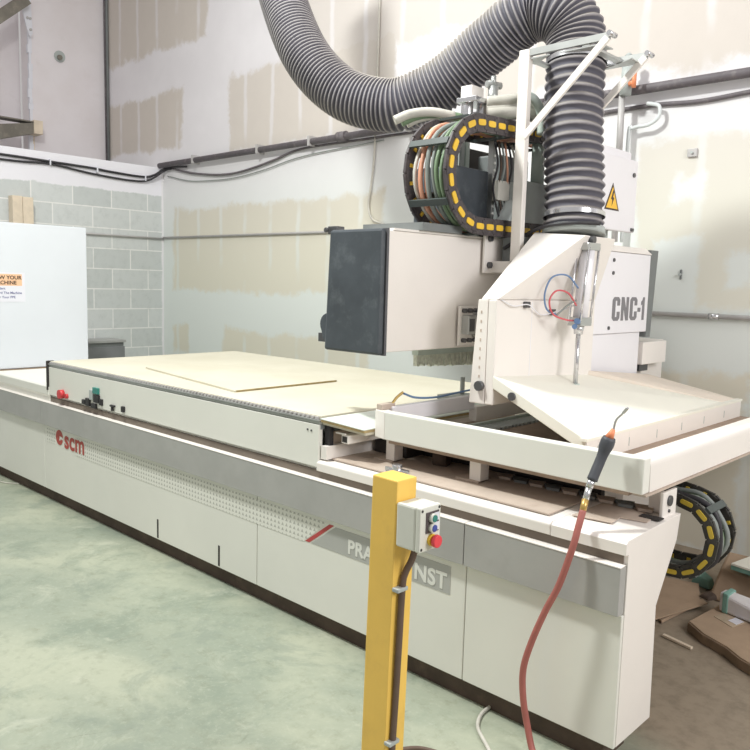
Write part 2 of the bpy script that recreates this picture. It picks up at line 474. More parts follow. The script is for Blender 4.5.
# panels on the front, reading left to right
seams = [XL, -5.37, -2.943, -1.668, XR]
for a, b in zip(seams[:-1], seams[1:]):
    bm = newbm(); box(bm, a + .002, b - (.002 if b < XR else 0), YF, 2.312, .09, .55)
    fp = obj('front_panel', bm, M['panel'], R, .003)
    for sx in ((-3.865, -3.262) if a == -5.37 else ()):
        bm = newbm(); box(bm, sx - .007, sx + .007, YF - .002, YF + .004, .1, .21); obj('slot', bm, M['dark'], fp, label='dark upright slot')
ss = [XL, -5.37, -1.668, -1.047]
for a, b in zip(ss[:-1], ss[1:]):
    bm = newbm(); prism(bm, [(2.312, .554), (2.272, .554), (2.272, .715), (2.312, .718)], 'x', a + .002, b - .002)
    bm2 = newbm(); box(bm2, a + .002, b - .002, 2.2705, 2.3085, .7155, .7185)  # white strip paints in the highlight along the top edge
    so = obj('stripe', bm, M['stripe'], R, .0012, 'projecting grey band along the front')
    obj('stripe_highlight', bm2, M['white'], so, label='thin white strip drawn as the highlight on the band edge')
bm = newbm(); box(bm, XL, -1.10, 2.335, 2.50, 0, .092); obj('plinth', bm, M['plinth'], R, label='recessed dark brown plinth')
# printed band and lettering on the front
yF = YF - .0015
bm = newbm(); prism(bm, [(-4.885, .405), (-2.595, .405), (-2.44, .528), (-4.885, .528)], 'y', yF, YF + .001); obj('dot_print', bm, M['dots'], R, label='band of small grey printed triangles')
bm = newbm(); prism(bm, [(-5.325, .43), (-5.19, .43), (-5.19, .528), (-5.325, .528)], 'y', yF, YF + .001); obj('dot_print', bm, M['dots'], R)
bm = newbm(); prism(bm, [(-2.585, .41), (-2.555, .41), (-2.395, .526), (-2.425, .526)], 'y', yF, YF + .001); obj('slash', bm, M['slash'], R, label='slanted red bar')
bm = newbm(); prism(bm, [(-2.545, .41), (-1.741, .41), (-1.741, .522), (-2.385, .522)], 'y', yF, YF + .001); obj('name_band', bm, M['greyband'], R, label='grey band behind the model lettering')
text('lettering', 'PRATIX', M['text_lite'], R, (-2.305, yF - .001, .428), .086, ROT_F, .97, .0026)
text('lettering', 'NST', M['text_lite'], R, (-1.925, yF - .001, .426), .092, ROT_F, .97, .0028)
text('logo_lettering', 'scm', M['logo'], R, (-5.05, yF - .001, .434), .172, ROT_F, 1.05, .0042)
# round red emblem with a light sickle cut into it
bm = newbm()
cx, cz, ra = -5.125, .490, .052
ring = []
for i in range(40):
    t = 2 * PI * i / 40
    ring.append((cx + ra * 1.0 * math.cos(t), cz + ra * math.sin(t)))
prism(bm, ring, 'y', yF - .001, YF + .001); em = obj('logo_emblem', bm, M['logo'], R)
bm = newbm()
pts = [(cx + .010, cz + .012), (cx + .052, cz + .006), (cx + .052, cz - .012), (cx + .026, cz - .006), (cx + .012, cz - .022), (cx + .004, cz - .018), (cx + .008, cz - .004)]
prism(bm, pts, 'y', yF - .0022, yF); obj('emblem_cut', bm, M['text_lite'], em)

# table (bed)
bm = newbm(); box(bm, -5.28, -2.512, 2.30, 2.325, .767, .962); bp = obj('table_front_panel', bm, M['panel'], R, .003)
bolts('screw', [(-2.56, 2.30, .93), (-2.585, 2.30, .932)], (0, -1, 0), .005, M['bolt'], bp, .003)
bm = newbm(); box(bm, -5.29, -2.508, 2.302, 2.33, .965, .975); box(bm, -5.29, -2.508, 2.296, 2.33, .978, .984); obj('table_rail', bm, M['alu'], R, label='grey aluminium rail under the table edge')
bm = newbm(); box(bm, -5.285, -2.51, 2.31, 3.85, .94, .9845); obj('table_bed', bm, M['steelgrey'], R)
bm = newbm(); box(bm, -5.285, -2.515, 2.315, 3.87, .985, 1.0); obj('spoilboard', bm, M['spoil'], R, .002)
bm = newbm()
for i in range(92):
    x = -5.27 + i * .03; box(bm, x, x + .014, 2.302, 2.316, .985, .996)
obj('rail_teeth', bm, M['galv'], R, label='row of small dark clamp marks along the table edge')
bm = newbm(); box(bm, -5.30, -5.285, 2.29, 2.34, .80, 1.003); obj('corner_post', bm, M['dark'], R)
bm = newbm(); box(bm, -2.507, -2.478, 2.335, 2.36, .862, .958); obj('end_post', bm, M['black'], R, label='black upright at the table end')
bm = newbm(); box(bm, -2.507, -2.495, 2.34, 3.85, .81, .925); obj('table_end_plate', bm, M['dusty'], R)
bm = newbm(); box(bm, -2.505, -2.47, 2.31, 2.76, .808, .868); obj('base_rib', bm, M['white'], R)
bm = newbm(); box(bm, -2.43, -2.385, 2.362, 3.4, .885, .925); tb = obj('cross_tube', bm, M['white'], R, .004, 'white square tube under the table end')
bm = newbm(); box(bm, -2.422, -2.393, 2.36, 2.364, .892, .918); obj('tube_mouth', bm, M['dark'], tb)
bm = newbm(); box(bm, -2.46, -2.40, 2.355, 2.364, .926, .932); obj('tube_cap', bm, M['white'], tb)
# what sits in the table's front panel
bm = newbm(); cyl(bm, (-5.067, 2.30, .797), (-5.067, 2.27, .797), .030, seg=20); eb = obj('stop_button', bm, M['red'], R, label='red mushroom stop button')
bm = newbm(); cyl(bm, (-5.0, 2.30, .79), (-5.0, 2.285, .79), .016, seg=14); obj('button', bm, M['red'], R)
for (x0, x1, z0, z1, mm, nm) in ((-4.77, -4.73, .77, .80, 'black', 'connector'), (-4.72, -4.67, .765, .815, 'black', 'connector'), (-4.665, -4.625, .81, .875, 'lightgrey', 'valve'),
                                 (-4.62, -4.55, .855, .895, 'btngreen', 'label_plate'), (-4.61, -4.545, .80, .85, 'black', 'gauge'), (-4.645, -4.585, .76, .79, 'black', 'connector'),
                                 (-4.535, -4.505, .79, .83, 'black', 'connector'), (-4.40, -4.35, .80, .812, 'black', 'switch'), (-4.385, -4.37, .775, .80, 'black', 'switch'), (-4.262, -4.232, .785, .82, 'black', 'socket')):
    bm = newbm(); box(bm, x0, x1, 2.285, 2.301, z0, z1); obj(nm, bm, M[mm], R, .003)

# gantry beam
bm = newbm(); box(bm, -2.585, -2.275, 2.455, 4.74, 1.298, 1.825); gb = obj('gantry_beam', bm, M['white'], R, .004, 'white box beam across the table')
bm = newbm(); hexa(bm, [(-2.615, 2.415, 1.287), (-2.268, 2.415, 1.287), (-2.268, 2.448, 1.287), (-2.615, 2.448, 1.287), (-2.59, 2.415, 1.83), (-2.268, 2.415, 1.83), (-2.268, 2.448, 1.83), (-2.59, 2.448, 1.83)]); ec = obj('end_cap', bm, M['capgrey'], R, .012, 'dark grey padded end cap of the gantry')
bm = newbm(); box(bm, -2.592, -2.265, 2.448, 2.462, 1.285, 1.832); obj('end_cap_rim', bm, M['capedge'], ec)
bm = newbm(); prism(bm, [(-2.60 - .05 * math.cos(t * PI / 10), 1.405 + .05 * math.sin(t * PI / 10)) for t in range(-2, 6)] + [(-2.60, 1.32), (-2.63, 1.34)], 'y', 2.42, 2.46); obj('cap_nose', bm, M['capgrey'], ec, .004)
bm = newbm(); box(bm, -2.68, -2.60, 2.44, 2.47, 1.32, 1.36); obj('sensor', bm, M['bolt'], gb)
bm = newbm(); box(bm, -2.64, -2.58, 2.45, 2.50, 1.815, 1.85); cyl(bm, (-2.63, 2.44, 1.832), (-2.63, 2.425, 1.832), .012, seg=10); obj('hinge', bm, M['bolt'], gb, .003)
bm = newbm(); box(bm, -2.575, -2.27, 2.5, 4.7, 1.826, 1.836); obj('beam_top_plate', bm, M['white'], gb)
# bracket on the beam's face
bm = newbm(); box(bm, -2.262, -2.252, 2.955, 3.10, 1.31, 1.50); lb = obj('latch_plate', bm, M['white'], gb, .004)
bm = newbm(); box(bm, -2.252, -2.21, 2.975, 3.05, 1.365, 1.455); box(bm, -2.252, -2.20, 3.06, 3.10, 1.35, 1.47); obj('latch', bm, M['alu'], lb, .004)
bm = newbm(); box(bm, -2.212, -2.206, 2.985, 3.02, 1.38, 1.44); obj('latch_slot', bm, M['bolt'], lb)
bolts('latch_bolt', [(-2.252, y, z) for y in (2.985, 3.03, 3.075) for z in (1.335, 1.478)], (1, 0, 0), .011, M['bolt'], lb, .02)
# rear column carrying the beam, and the base box behind the panel
bm = newbm(); box(bm, -2.56, -2.0, 4.30, 4.72, .0, 1.298); obj('rear_column', bm, M['white'], R, .004)
bm = newbm(); box(bm, -2.2, -1.93, 4.28, 4.60, 1.17, 1.30); obj('rear_box', bm, M['white'], R, .004)
bm = newbm(); box(bm, -2.1, -1.95, 4.29, 4.40, 1.13, 1.168); obj('rear_box_foot', bm, M['bolt'], R)

# brush skirt under the beam
bm = newbm(); box(bm, -2.52, -2.48, 2.93, 3.42, 1.245, 1.27); br = obj('brush_bar', bm, M['palegreen'], R)
bm = newbm()
for i in range(60):
    y = 2.93 + .49 * i / 60; dx = random.uniform(-.012, .012); zt = 1.20 - .012 * random.random() - .02 * i / 60
    hexa(bm, [(-2.515 + dx, y - .004, zt), (-2.49 + dx, y - .004, zt), (-2.49 + dx, y + .010, zt), (-2.515 + dx, y + .010, zt), (-2.51, y, 1.246), (-2.49, y, 1.246), (-2.49, y + .008, 1.246), (-2.51, y + .008, 1.246)])
obj('bristles', bm, M['brush'], br, label='pale grey green bristles')
# blue grey stop and air tube beside the hood column
bm = newbm(); cyl(bm, (-2.43, 3.24, 1.0), (-2.43, 3.24, 1.12), .012, seg=10); box(bm, -2.50, -2.38, 3.12, 3.30, 1.0, 1.03); obj('stop_pin', bm, M['lightgrey'], R)

# head : carriage plate, hood door, funnel
bm = newbm(); hexa(bm, [(-2.025, 2.75, 1.085), (-1.945, 2.75, 1.085), (-1.945, 3.62, 1.085), (-2.025, 3.62, 1.085), (-1.995, 2.75, 1.54), (-1.945, 2.75, 1.54), (-1.945, 3.62, 1.54), (-1.995, 3.62, 1.54)]); cp = obj('carriage_plate', bm, M['white'], R, .003)
bolts('carriage_bolt', [(-1.965, 2.75, 1.165)], (0, -1, 0), .022, M['bolt'], cp, .02)
bm = newbm()
for i in range(8): box(bm, -1.978, -1.972, 2.748, 2.75, 1.20 + i * .04, 1.212 + i * .04)
obj('carriage_marks', bm, M['dusty'], cp)
bm = newbm(); box(bm, -1.943, -1.90, 2.752, 3.62, 1.085, 1.54); hd = obj('hood_door', bm, M['white'], R, .005, 'white lower front of the spindle hood')
bm = newbm(); box(bm, -1.9005, -1.899, 3.03, 3.034, 1.10, 1.53); obj('hood_fold', bm, M['cover'], hd)
bm = newbm()
hexa(bm, [(-1.985, 2.752, 1.541), (-1.90, 2.752, 1.541), (-1.90, 3.62, 1.541), (-1.985, 3.62, 1.541), (-2.06, 3.27, 1.862), (-1.785, 3.27, 1.842), (-1.785, 3.57, 1.842), (-2.06, 3.57, 1.862)])
fu = obj('hood_funnel', bm, M['white'], R, .006, 'slanted white funnel under the hose')
bm = newbm(); cyl(bm, (-1.925, 3.405, 1.85), (-1.928, 3.41, 1.885), .150, .148, 40); obj('hose_collar', bm, M['lightgrey'], fu)
for p in ((-1.899, 2.97, 1.52), (-1.899, 3.19, 1.485)):
    bm = newbm(); box(bm, p[0] - .001, p[0] + .02, p[1] - .016, p[1] + .016, p[2] - .014, p[2] + .014); obj('tube_clip', bm, M['bolt'], hd, .003)
obj('signal_wire', tube([(-1.895, 2.78, 1.54), (-1.885, 2.86, 1.515), (-1.88, 2.97, 1.52), (-1.885, 3.08, 1.475), (-1.88, 3.19, 1.485), (-1.87, 3.3, 1.505), (-1.84, 3.4, 1.545)], .003, 6), M['cover'], hd)
# mast plate on the beam and open frame that holds the hose
bm = newbm(); box(bm, -2.259, -2.245, 3.13, 3.30, 1.66, 1.90); mp_ = obj('mast_plate', bm, M['white'], R, .003)
bolts('mast_bolt', [(-2.245, 3.165, 1.83), (-2.245, 3.165, 1.70)], (1, 0, 0), .016, M['bolt'], mp_, .015)
bm = newbm(); box(bm, -2.14, -2.085, 3.19, 3.225, 1.66, 2.70); hf = obj('hose_frame', bm, M['white'], R, .003, 'white angle frame that carries the hose')
bm = newbm(); box(bm, -2.245, -2.085, 3.19, 3.225, 1.665, 1.72); obj('frame_foot', bm, M['white'], hf)
bm = newbm(); box(bm, -2.14, -2.085, 3.56, 3.595, 1.84, 2.70); obj('frame_post', bm, M['white'], hf, .003)
for y in (3.205, 3.578):
    bm = newbm(); bar(bm, (-2.13, y, 2.685), (-1.69, y, 2.685), .02, .03); obj('frame_arm', bm, M['alu'], hf)
    bm = newbm(); bar(bm, (-2.09, y - .018, 2.30), (-1.69, y - .018, 2.675), .016, .03); obj('frame_brace', bm, M['white'], hf)
    bm = newbm(); cyl(bm, (-1.68, y - .03, 2.69), (-1.68, y + .03, 2.69), .012, seg=10); obj('arm_bolt', bm, M['chrome'], hf)
bm = newbm(); bar(bm, (-2.105, 3.2, 2.665), (-2.105, 3.58, 2.665), .035, .012); obj('frame_crossbar', bm, M['alu'], hf)
bm = newbm(); bar(bm, (-1.80, 3.2, 2.665), (-1.80, 3.58, 2.665), .035, .012); obj('frame_crossbar', bm, M['alu'], hf)
for a, y0 in ((-1, 3.2), (1, 3.58)):
    bm = newbm(); prism(bm, [(-2.12, y0), (-1.98, y0), (-2.12, y0 - a * .10)], 'z', 2.655, 2.660); obj('gusset', bm, M['alu'], hf)
    bm = newbm(); prism(bm, [(-1.72, y0), (-1.93, y0), (-1.72, y0 - a * .10)], 'z', 2.655, 2.660); obj('gusset', bm, M['alu'], hf)

# pneumatic cylinder
A0, A1 = Vector((-1.805, 3.325, 1.80)), Vector((-1.80, 3.255, 1.43))
bm = newbm(); box(bm, -1.835, -1.765, 3.275, 3.385, 1.775, 1.81); cy = obj('cylinder_head', bm, M['alu'], R, .004, 'grey pneumatic cylinder head')
bm = newbm(); cyl(bm, (-1.80, 3.325, 1.775), (-1.80, 3.29, 1.45), .034, seg=20); obj('cylinder_barrel', bm, M['cover'], cy)
for dy in (-.047, .047):
    for dx in (-.03, .03):
        bm = newbm(); cyl(bm, (-1.80 + dx, 3.33 + dy, 1.79), (-1.80 + dx, 3.285 + dy, 1.44), .006, seg=8); obj('tie_rod', bm, M['chrome'], cy)
bm = newbm(); hexa(bm, [(-1.835, 3.235, 1.425), (-1.765, 3.235, 1.425), (-1.765, 3.34, 1.425), (-1.835, 3.34, 1.425), (-1.835, 3.237, 1.465), (-1.765, 3.237, 1.465), (-1.765, 3.342, 1.465), (-1.835, 3.342, 1.465)]); obj('cylinder_foot', bm, M['alu'], cy, .003)
bm = newbm(); cyl(bm, (-1.80, 3.285, 1.43), (-1.80, 3.28, 1.385), .026, .02, 16); obj('gland', bm, M['chrome'], cy)
bm = newbm(); cyl(bm, (-1.80, 3.283, 1.40), (-1.79, 3.262, 1.14), .011, seg=12); obj('piston_rod', bm, M['chrome'], cy)
bm = newbm(); hexa(bm, [(-1.82, 3.235, 1.085), (-1.76, 3.235, 1.085), (-1.76, 3.285, 1.085), (-1.82, 3.285, 1.085), (-1.81, 3.24, 1.155), (-1.775, 3.24, 1.155), (-1.775, 3.28, 1.155), (-1.81, 3.28, 1.155)]); obj('clevis', bm, M['palegreen'], cy, .004)
bm = newbm(); cyl(bm, (-1.83, 3.33, 1.825), (-1.77, 3.33, 1.825), .018, seg=14); obj('top_eye', bm, M['bolt'], cy)
bm = newbm(); cyl(bm, (-1.78, 3.235, 1.445), (-1.765, 3.20, 1.45), .014, seg=10); cyl(bm, (-1.78, 3.21, 1.425), (-1.765, 3.18, 1.425), .012, seg=10); obj('air_fitting', bm, M['tubeblue'], cy)
obj('air_tube', tube([(-1.79, 3.24, 1.60), (-1.81, 3.17, 1.655), (-1.84, 3.09, 1.645), (-1.85, 3.05, 1.57), (-1.84, 3.06, 1.50), (-1.82, 3.12, 1.475)], .0042, 6), M['tubeblue'], cy, label='blue air tube loop')
obj('air_tube', tube([(-1.79, 3.23, 1.52), (-1.80, 3.17, 1.575), (-1.82, 3.10, 1.585), (-1.83, 3.06, 1.54), (-1.82, 3.08, 1.48), (-1.80, 3.16, 1.455), (-1.785, 3.22, 1.45)], .0042, 6), M['tubered'], cy, label='red air tube loop')
obj('air_tube', tube([(-1.79, 3.23, 1.545), (-1.80, 3.17, 1.52), (-1.82, 3.10, 1.47)], .004, 6), M['greycable'], cy)

# panel marked CNC-1 and cover under it
bm = newbm(); box(bm, -2.25, -1.93, 3.64, 4.30, 1.362, 1.795); cn = obj('side_cover', bm, M['cover'], R, .004, 'white cover panel lettered CNC-1')
bm = newbm(); hexa(bm, [(-2.25, 3.62, 1.797), (-1.925, 3.62, 1.797), (-1.925, 4.31, 1.797), (-2.25, 4.31, 1.797), (-2.23, 3.64, 1.832), (-1.955, 3.64, 1.832), (-1.955, 4.29, 1.832), (-2.23, 4.29, 1.832)]); obj('cover_lid', bm, M['white'], cn, .004)
bm = newbm(); hexa(bm, [(-2.25, 4.302, 1.33), (-1.932, 4.302, 1.33), (-1.932, 4.36, 1.33), (-2.25, 4.36, 1.33), (-2.25, 4.302, 1.825), (-1.932, 4.302, 1.825), (-1.932, 4.40, 1.825), (-2.25, 4.40, 1.825)]); obj('cover_seal', bm, M['steelgrey'], cn, label='grey strip down the far edge')
bm = newbm(); box(bm, -2.25, -1.945, 3.64, 4.25, 1.085, 1.36); obj('lower_cover', bm, M['cover'], R, .003)
def glyph(poly, y0, w):
    bm = newbm(); prism(bm, [(y0 + p[0] * w, 1.430 + p[1] * .128) for p in poly], 'x', -1.9298, -1.9285); obj('panel_lettering', bm, M['text_grey'], cn)
CG = [(.22, 0), (.78, 0), (1, .12), (1, .38), (.62, .38), (.62, .16), (.40, .16), (.40, .84), (.62, .84), (.62, .64), (1, .64), (1, .88), (.78, 1), (.22, 1), (0, .88), (0, .12)]
NG = [(0, 0), (.33, 0), (.33, .52), (.64, 0), (1, 0), (1, 1), (.67, 1), (.67, .48), (.36, 1), (0, 1)]
glyph(CG, 3.866, .088); glyph(NG, 3.970, .088); glyph(CG, 4.074, .088)
glyph([(0, .36), (1, .36), (1, .54), (0, .54)], 4.170, .036)
glyph([(.35, 0), (1, 0), (1, 1), (.5, 1), (.35, .88), (0, .80), (0, .64), (.35, .70)], 4.212, .044)
bolts('cover_screw', [(-1.93, 3.85, 1.752), (-1.93, 3.85, 1.684), (-1.93, 3.835, 1.393)], (1, 0, 0), .010, M['bolt'], cn, .006)
# electrical box with the lightning sign
bm = newbm(); box(bm, -2.19, -2.0, 3.66, 4.12, 1.925, 2.345); el = obj('electric_box', bm, M['cover'], R, .004, 'white electrical box with lightning sign')
bm = newbm(); box(bm, -1.998, -1.97, 3.68, 4.15, 1.912, 2.30); obj('box_door', bm, M['cover'], el, .006)
def tri(s, x, y, z, mat, nm, par):
    bm = newbm(); prism(bm, [(y - s * .58, z - s * .5), (y + s * .58, z - s * .5), (y, z + s * .5)], 'x', x - .0008, x); return obj(nm, bm, mat, par)
ts = tri(.142, -1.9688, 3.868, 2.085, M['text_dark'], 'warning_sign', el)
tri(.112, -1.9678, 3.868, 2.079, M['signyellow'], 'sign_face', ts)
bm = newbm(); prism(bm, [(3.872, 2.118), (3.884, 2.112), (3.872, 2.082), (3.886, 2.078), (3.862, 2.034), (3.866, 2.066), (3.852, 2.072)], 'x', -1.9678, -1.967); obj('lightning_mark', bm, M['text_dark'], ts)
bm = newbm(); cyl(bm, (-1.97, 4.10, 2.22), (-1.962, 4.10, 2.22), .012, seg=12); obj('box_lock', bm, M['bolt'], el)
bm = newbm(); box(bm, -1.97, -1.962, 4.10, 4.13, 1.918, 1.935); obj('box_lock', bm, M['bolt'], el)
bm = newbm(); box(bm, -2.09, -2.04, 3.93, 3.98, 1.832, 1.925); obj('box_stem', bm, M['lightgrey'], R)

# tray that runs round the head
ZT0, ZT1 = .926, 1.047
bm = newbm(); prism(bm, [(-2.225, 2.42), (-1.06, 2.42), (-1.06, 2.47), (-2.225, 2.47)], 'z', ZT0, ZT1); tr = obj('tray_front', bm, M['panel'], R, .004, 'white raised rim at the front of the tray')
bm = newbm(); prism(bm, [(-2.225, 2.4195), (-2.225, 2.47), (-2.30, 2.50), (-2.30, 2.44)], 'z', ZT0, ZT1); obj('tray_corner', bm, M['white'], tr, .003)
bm = newbm(); prism(bm, [(-2.298, 2.445), (-2.262, 2.44), (-2.262, 2.53), (-2.298, 2.53)], 'z', ZT1, ZT1 + .025); obj('corner_stop', bm, M['dusty'], tr, .003)
bm = newbm(); box(bm, -2.28, -2.245, 2.502, 3.10, .99, 1.058); obj('tray_side', bm, M['cover'], R, .003, 'white side rail of the tray')
bm = newbm(); box(bm, -2.28, -2.235, 3.102, 4.5, ZT0, 1.0); obj('tray_side', bm, M['white'], R, .003)
bm = newbm()
prof = [(-1.24, ZT0), (-1.058, ZT0)] + [(-1.085 + .025 * math.cos(t * PI / 2 / 5), ZT1 - .032 + .025 * math.sin(t * PI / 2 / 5)) for t in range(6)] + [(-1.24, ZT1 - .058)]
prism(bm, prof, 'y', 2.471, 4.62); obj('tray_right', bm, M['white'], R, .002, 'white right rim of the tray')
bm = newbm(); box(bm, -1.10, -1.052, 2.43, 4.62, ZT0 - .008, ZT0 - .001); obj('tray_trim', bm, M['peachtrim'] if 'peachtrim' in M else M['dusty'], R, label='pinkish trim under the right rim')
bm = newbm(); box(bm, -2.244, -1.132, 2.472, 4.5, .90, .915); tf = obj('tray_floor', bm, M['dust'], R, label='dusty brown tray bottom')
bm = newbm()
for i in range(26):
    y = 2.66 + i * .033; box(bm, -2.16, -2.06, y, y + .016, .915, .927)
obj('tray_ribs', bm, M['lightgrey'], tf, label='row of short pale ribs')
bm = newbm(); box(bm, -2.185, -2.165, 2.60, 3.5, .915, .937); obj('tray_ridge', bm, M['palegreen'], tf)
for (x, y, l) in ((-1.86, 2.62, .20), (-1.70, 2.60, .18)):  # pale slips painted in as slivers of sunlight on the tray floor
    bm = newbm(); prism(bm, [(x, y), (x + .035, y - .01), (x + .07, y + l), (x + .04, y + l)], 'z', .915, .919); obj('sunlit_sliver', bm, M['cream'], tf)
for x, w in ((-2.315, .05), (-1.853, .055)):
    bm = newbm(); box(bm, x + .03, x + .03 + w, 2.50, 2.56, .81, ZT0); lg = obj('tray_leg', bm, M['white'], R, .003)
    bm = newbm(); box(bm, x - .03, x + .03 + w, 2.49, 2.57, .8105, .818); obj('leg_foot', bm, M['dusty'], lg)
# flap of the hood with its strip curtain
bm = newbm()
F0, F1 = (-1.905, 2.752, 1.215), (-1.905, 3.58, 1.165)
O0, O1 = (-1.45, 2.752, 1.008), (-1.45, 4.32, 1.003)
T = .055
low = lambda p: (p[0], p[1], p[2] - T)
hexa(bm, [low(F0), low(O0), low(O1), low(F1), F0, O0, O1, F1])
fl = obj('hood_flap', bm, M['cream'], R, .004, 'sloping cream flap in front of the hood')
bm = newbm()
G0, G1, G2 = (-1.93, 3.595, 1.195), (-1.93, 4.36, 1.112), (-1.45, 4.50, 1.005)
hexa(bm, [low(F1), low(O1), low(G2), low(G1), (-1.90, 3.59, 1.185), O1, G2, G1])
obj('flap_return', bm, M['creamshade'], fl, .003, 'shaded rear facet of the flap')
bm = newbm(); prism(bm, [(-1.93, 1.12), (-1.87, 1.12), (-1.93, 1.195)], 'y', 3.575, 3.59); obj('flap_tab', bm, M['dusty'], fl)
bm = newbm(); hexa(bm, [(-1.80, 3.28, 1.125), (-1.75, 3.28, 1.10), (-1.75, 3.37, 1.10), (-1.80, 3.37, 1.125), (-1.80, 3.28, 1.15), (-1.75, 3.28, 1.128), (-1.75, 3.37, 1.128), (-1.80, 3.37, 1.15)]); obj('flap_opening', bm, M['dark'], fl)
bolts('flap_bolt', [(-1.80, 2.752, 1.137)], (0, -1, 0), .018, M['bolt'], fl, .01)
bm = newbm(); box(bm, -1.47, -1.438, 2.74, 4.50, 1.0, 1.012); obj('curtain_rail', bm, M['cream'], fl)
ys = [2.745, 2.84, 3.12, 3.40, 3.68, 3.96, 4.24, 4.49]
for a, b in zip(ys[:-1], ys[1:]):
    bm = newbm(); box(bm, -1.447, -1.441, a, b - .0012, .862, 1.0); st = obj('curtain_strip', bm, M['white'], fl)
for y in ys[1:-1]:
    bm = newbm(); box(bm, -1.4415, -1.4395, y - .004, y, .935, .972); obj('curtain_slit', bm, M['lightgrey'], fl)
# latch knobs on the base top, in front of the tray
bm = newbm(); box(bm, -2.135, -2.055, 2.335, 2.40, .811, .825); box(bm, -2.16, -2.03, 2.36, 2.372, .813, .83); cyl(bm, (-2.095, 2.365, .825), (-2.095, 2.365, .848), .022, seg=14); obj('clamp_knob', bm, M['chrome'], R, .002)
bm = newbm(); cyl(bm, (-2.1, 2.62, .84), (-2.04, 2.64, .84), .038, seg=18); obj('fan_wheel', bm, M['plinth'], R)
# dark inner workings behind the base top
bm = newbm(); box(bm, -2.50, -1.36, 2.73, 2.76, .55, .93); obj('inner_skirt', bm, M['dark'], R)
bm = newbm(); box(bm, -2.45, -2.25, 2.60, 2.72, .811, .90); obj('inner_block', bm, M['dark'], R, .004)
for i in range(9):
    bm = newbm(); x = -1.76 + i * .075; prism(bm, [(x, 2.62), (x + .05, 2.63), (x + .03, 2.69), (x - .04, 2.67)], 'z', .811, .822); obj('link_plate', bm, M['steelgrey'] if i % 2 else M['dusty'], R)

# cable carriers (energy chains)
def chain(prefix, plane, width, path, hgt, mats, parent, pitch, insert_from, n_bar, cables):
    """path: list of (u,z); plane 'x' -> u is y, 'y' -> u is x. Plates at offset 0 and width"""
    mp, mi, mb = mats
    def W(u, z, o):
        return (plane[1] + o * plane[2], u, z) if plane[0] == 'x' else (u, plane[1] + o * plane[2], z)
    P = [Vector((u, z, 0)) for u, z in path]
    L = [0]
    for a, b in zip(P[:-1], P[1:]): L.append(L[-1] + (b - a).length)
    def at(s):
        s = max(0, min(L[-1] - 1e-6, s))
        for i in range(len(L) - 1):
            if s <= L[i + 1]:
                t = (s - L[i]) / (L[i + 1] - L[i]); p = P[i].lerp(P[i + 1], t); return p, i
    def smooth_at(s):
        p = at(s)[0]; d = (at(s + .03)[0] - at(s - .03)[0]).normalized()
        return p, d, Vector((-d.y, d.x, 0))
    nl = int(L[-1] / pitch)
    root = None
    for k, o in enumerate((0, width)):
        bm = newbm()
        for i in range(nl):
            for (s0, s1, hh, th, oo) in ((i * pitch, (i + 1) * pitch - .004, hgt, .014, 0), ((i + .78) * pitch, (i + 1.2) * pitch, hgt * .72, .02, -.003)):
                q = []
                for s in (s0, s1):
                    p, d, n = smooth_at(s)
                    for e in (-.5, .5):
                        q.append(p + n * hh * e)
                pa, pb, pd, pc_ = q[0], q[1], q[2], q[3]
                o0 = o + oo; o1 = o + th
                vs = [W(p.x, p.y, o0) for p in (pa, pd, pc_, pb)] + [W(p.x, p.y, o1) for p in (pa, pd, pc_, pb)]
                hexa(bm, vs)
        bmesh.ops.recalc_face_normals(bm, faces=bm.faces[:])
        pl = obj('chain_side', bm, mp, parent if k == 0 else root, .002)
        if k == 0: root = pl; pl.name = prefix; pl['label'] = 'cable carrier loop with yellow inserts'
    for i in range(nl):
        p, d, n = smooth_at((i + .5) * pitch)
        bm = newbm(); a = pitch * .36; h2 = hgt * .17
        poly = []
        for t in range(12):
            an = 2 * PI * t / 12
            ca, sa = math.cos(an), math.sin(an)
            poly.append(p + d * (math.copysign(abs(ca) ** .45, ca) * a) + n * (math.copysign(abs(sa) ** .45, sa) * h2))
        lo_ = [bm.verts.new(W(q.x, q.y, -.006)) for q in poly]; hi_ = [bm.verts.new(W(q.x, q.y, .004)) for q in poly]
        bm.faces.new(lo_); bm.faces.new(list(reversed(hi_)))
        for t in range(12): bm.faces.new([lo_[t], hi_[t], hi_[(t + 1) % 12], lo_[(t + 1) % 12]])
        bmesh.ops.recalc_face_normals(bm, faces=bm.faces[:])
        obj('chain_insert', bm, mi, root, label='yellow insert' if i == 0 else None)
        # small pale windows along the far plate
        bm = newbm(); c_ = p
        q = [c_ - d * pitch * .1 - n * .010, c_ + d * pitch * .1 - n * .010, c_ + d * pitch * .1 + n * .010, c_ - d * pitch * .1 + n * .010]
        hexa(bm, [W(v_.x, v_.y, width - .006) for v_ in q] + [W(v_.x, v_.y, width + .002) for v_ in q]); obj('chain_window', bm, mi, root)
        # crossbars; was: pale dots on the inner face of the far plate
        if i % n_bar == 0:
            bm = newbm()
            for e in (-.46, .46):
                c_ = p + n * hgt * e
                q = [c_ - d * pitch * .2 - n * .006, c_ + d * pitch * .2 - n * .006, c_ + d * pitch * .2 + n * .006, c_ - d * pitch * .2 + n * .006]
                hexa(bm, [W(v_.x, v_.y, .012) for v_ in q] + [W(v_.x, v_.y, width) for v_ in q])
            bmesh.ops.recalc_face_normals(bm, faces=bm.faces[:])
            obj('chain_crossbar', bm, mb, root)
    for (o, off, r, mm) in cables:
        pts = []
        for j in range(61):
            p, d, n = smooth_at(L[-1] * j / 60)
            q = p + n * (off + .006 * math.sin(j * .7 + o * 40)); pts.append(W(q.x, q.y, o))
        bm = newbm(); sweep(bm, pts, r, 8); obj('chain_cable', bm, M[mm], root)
    return root

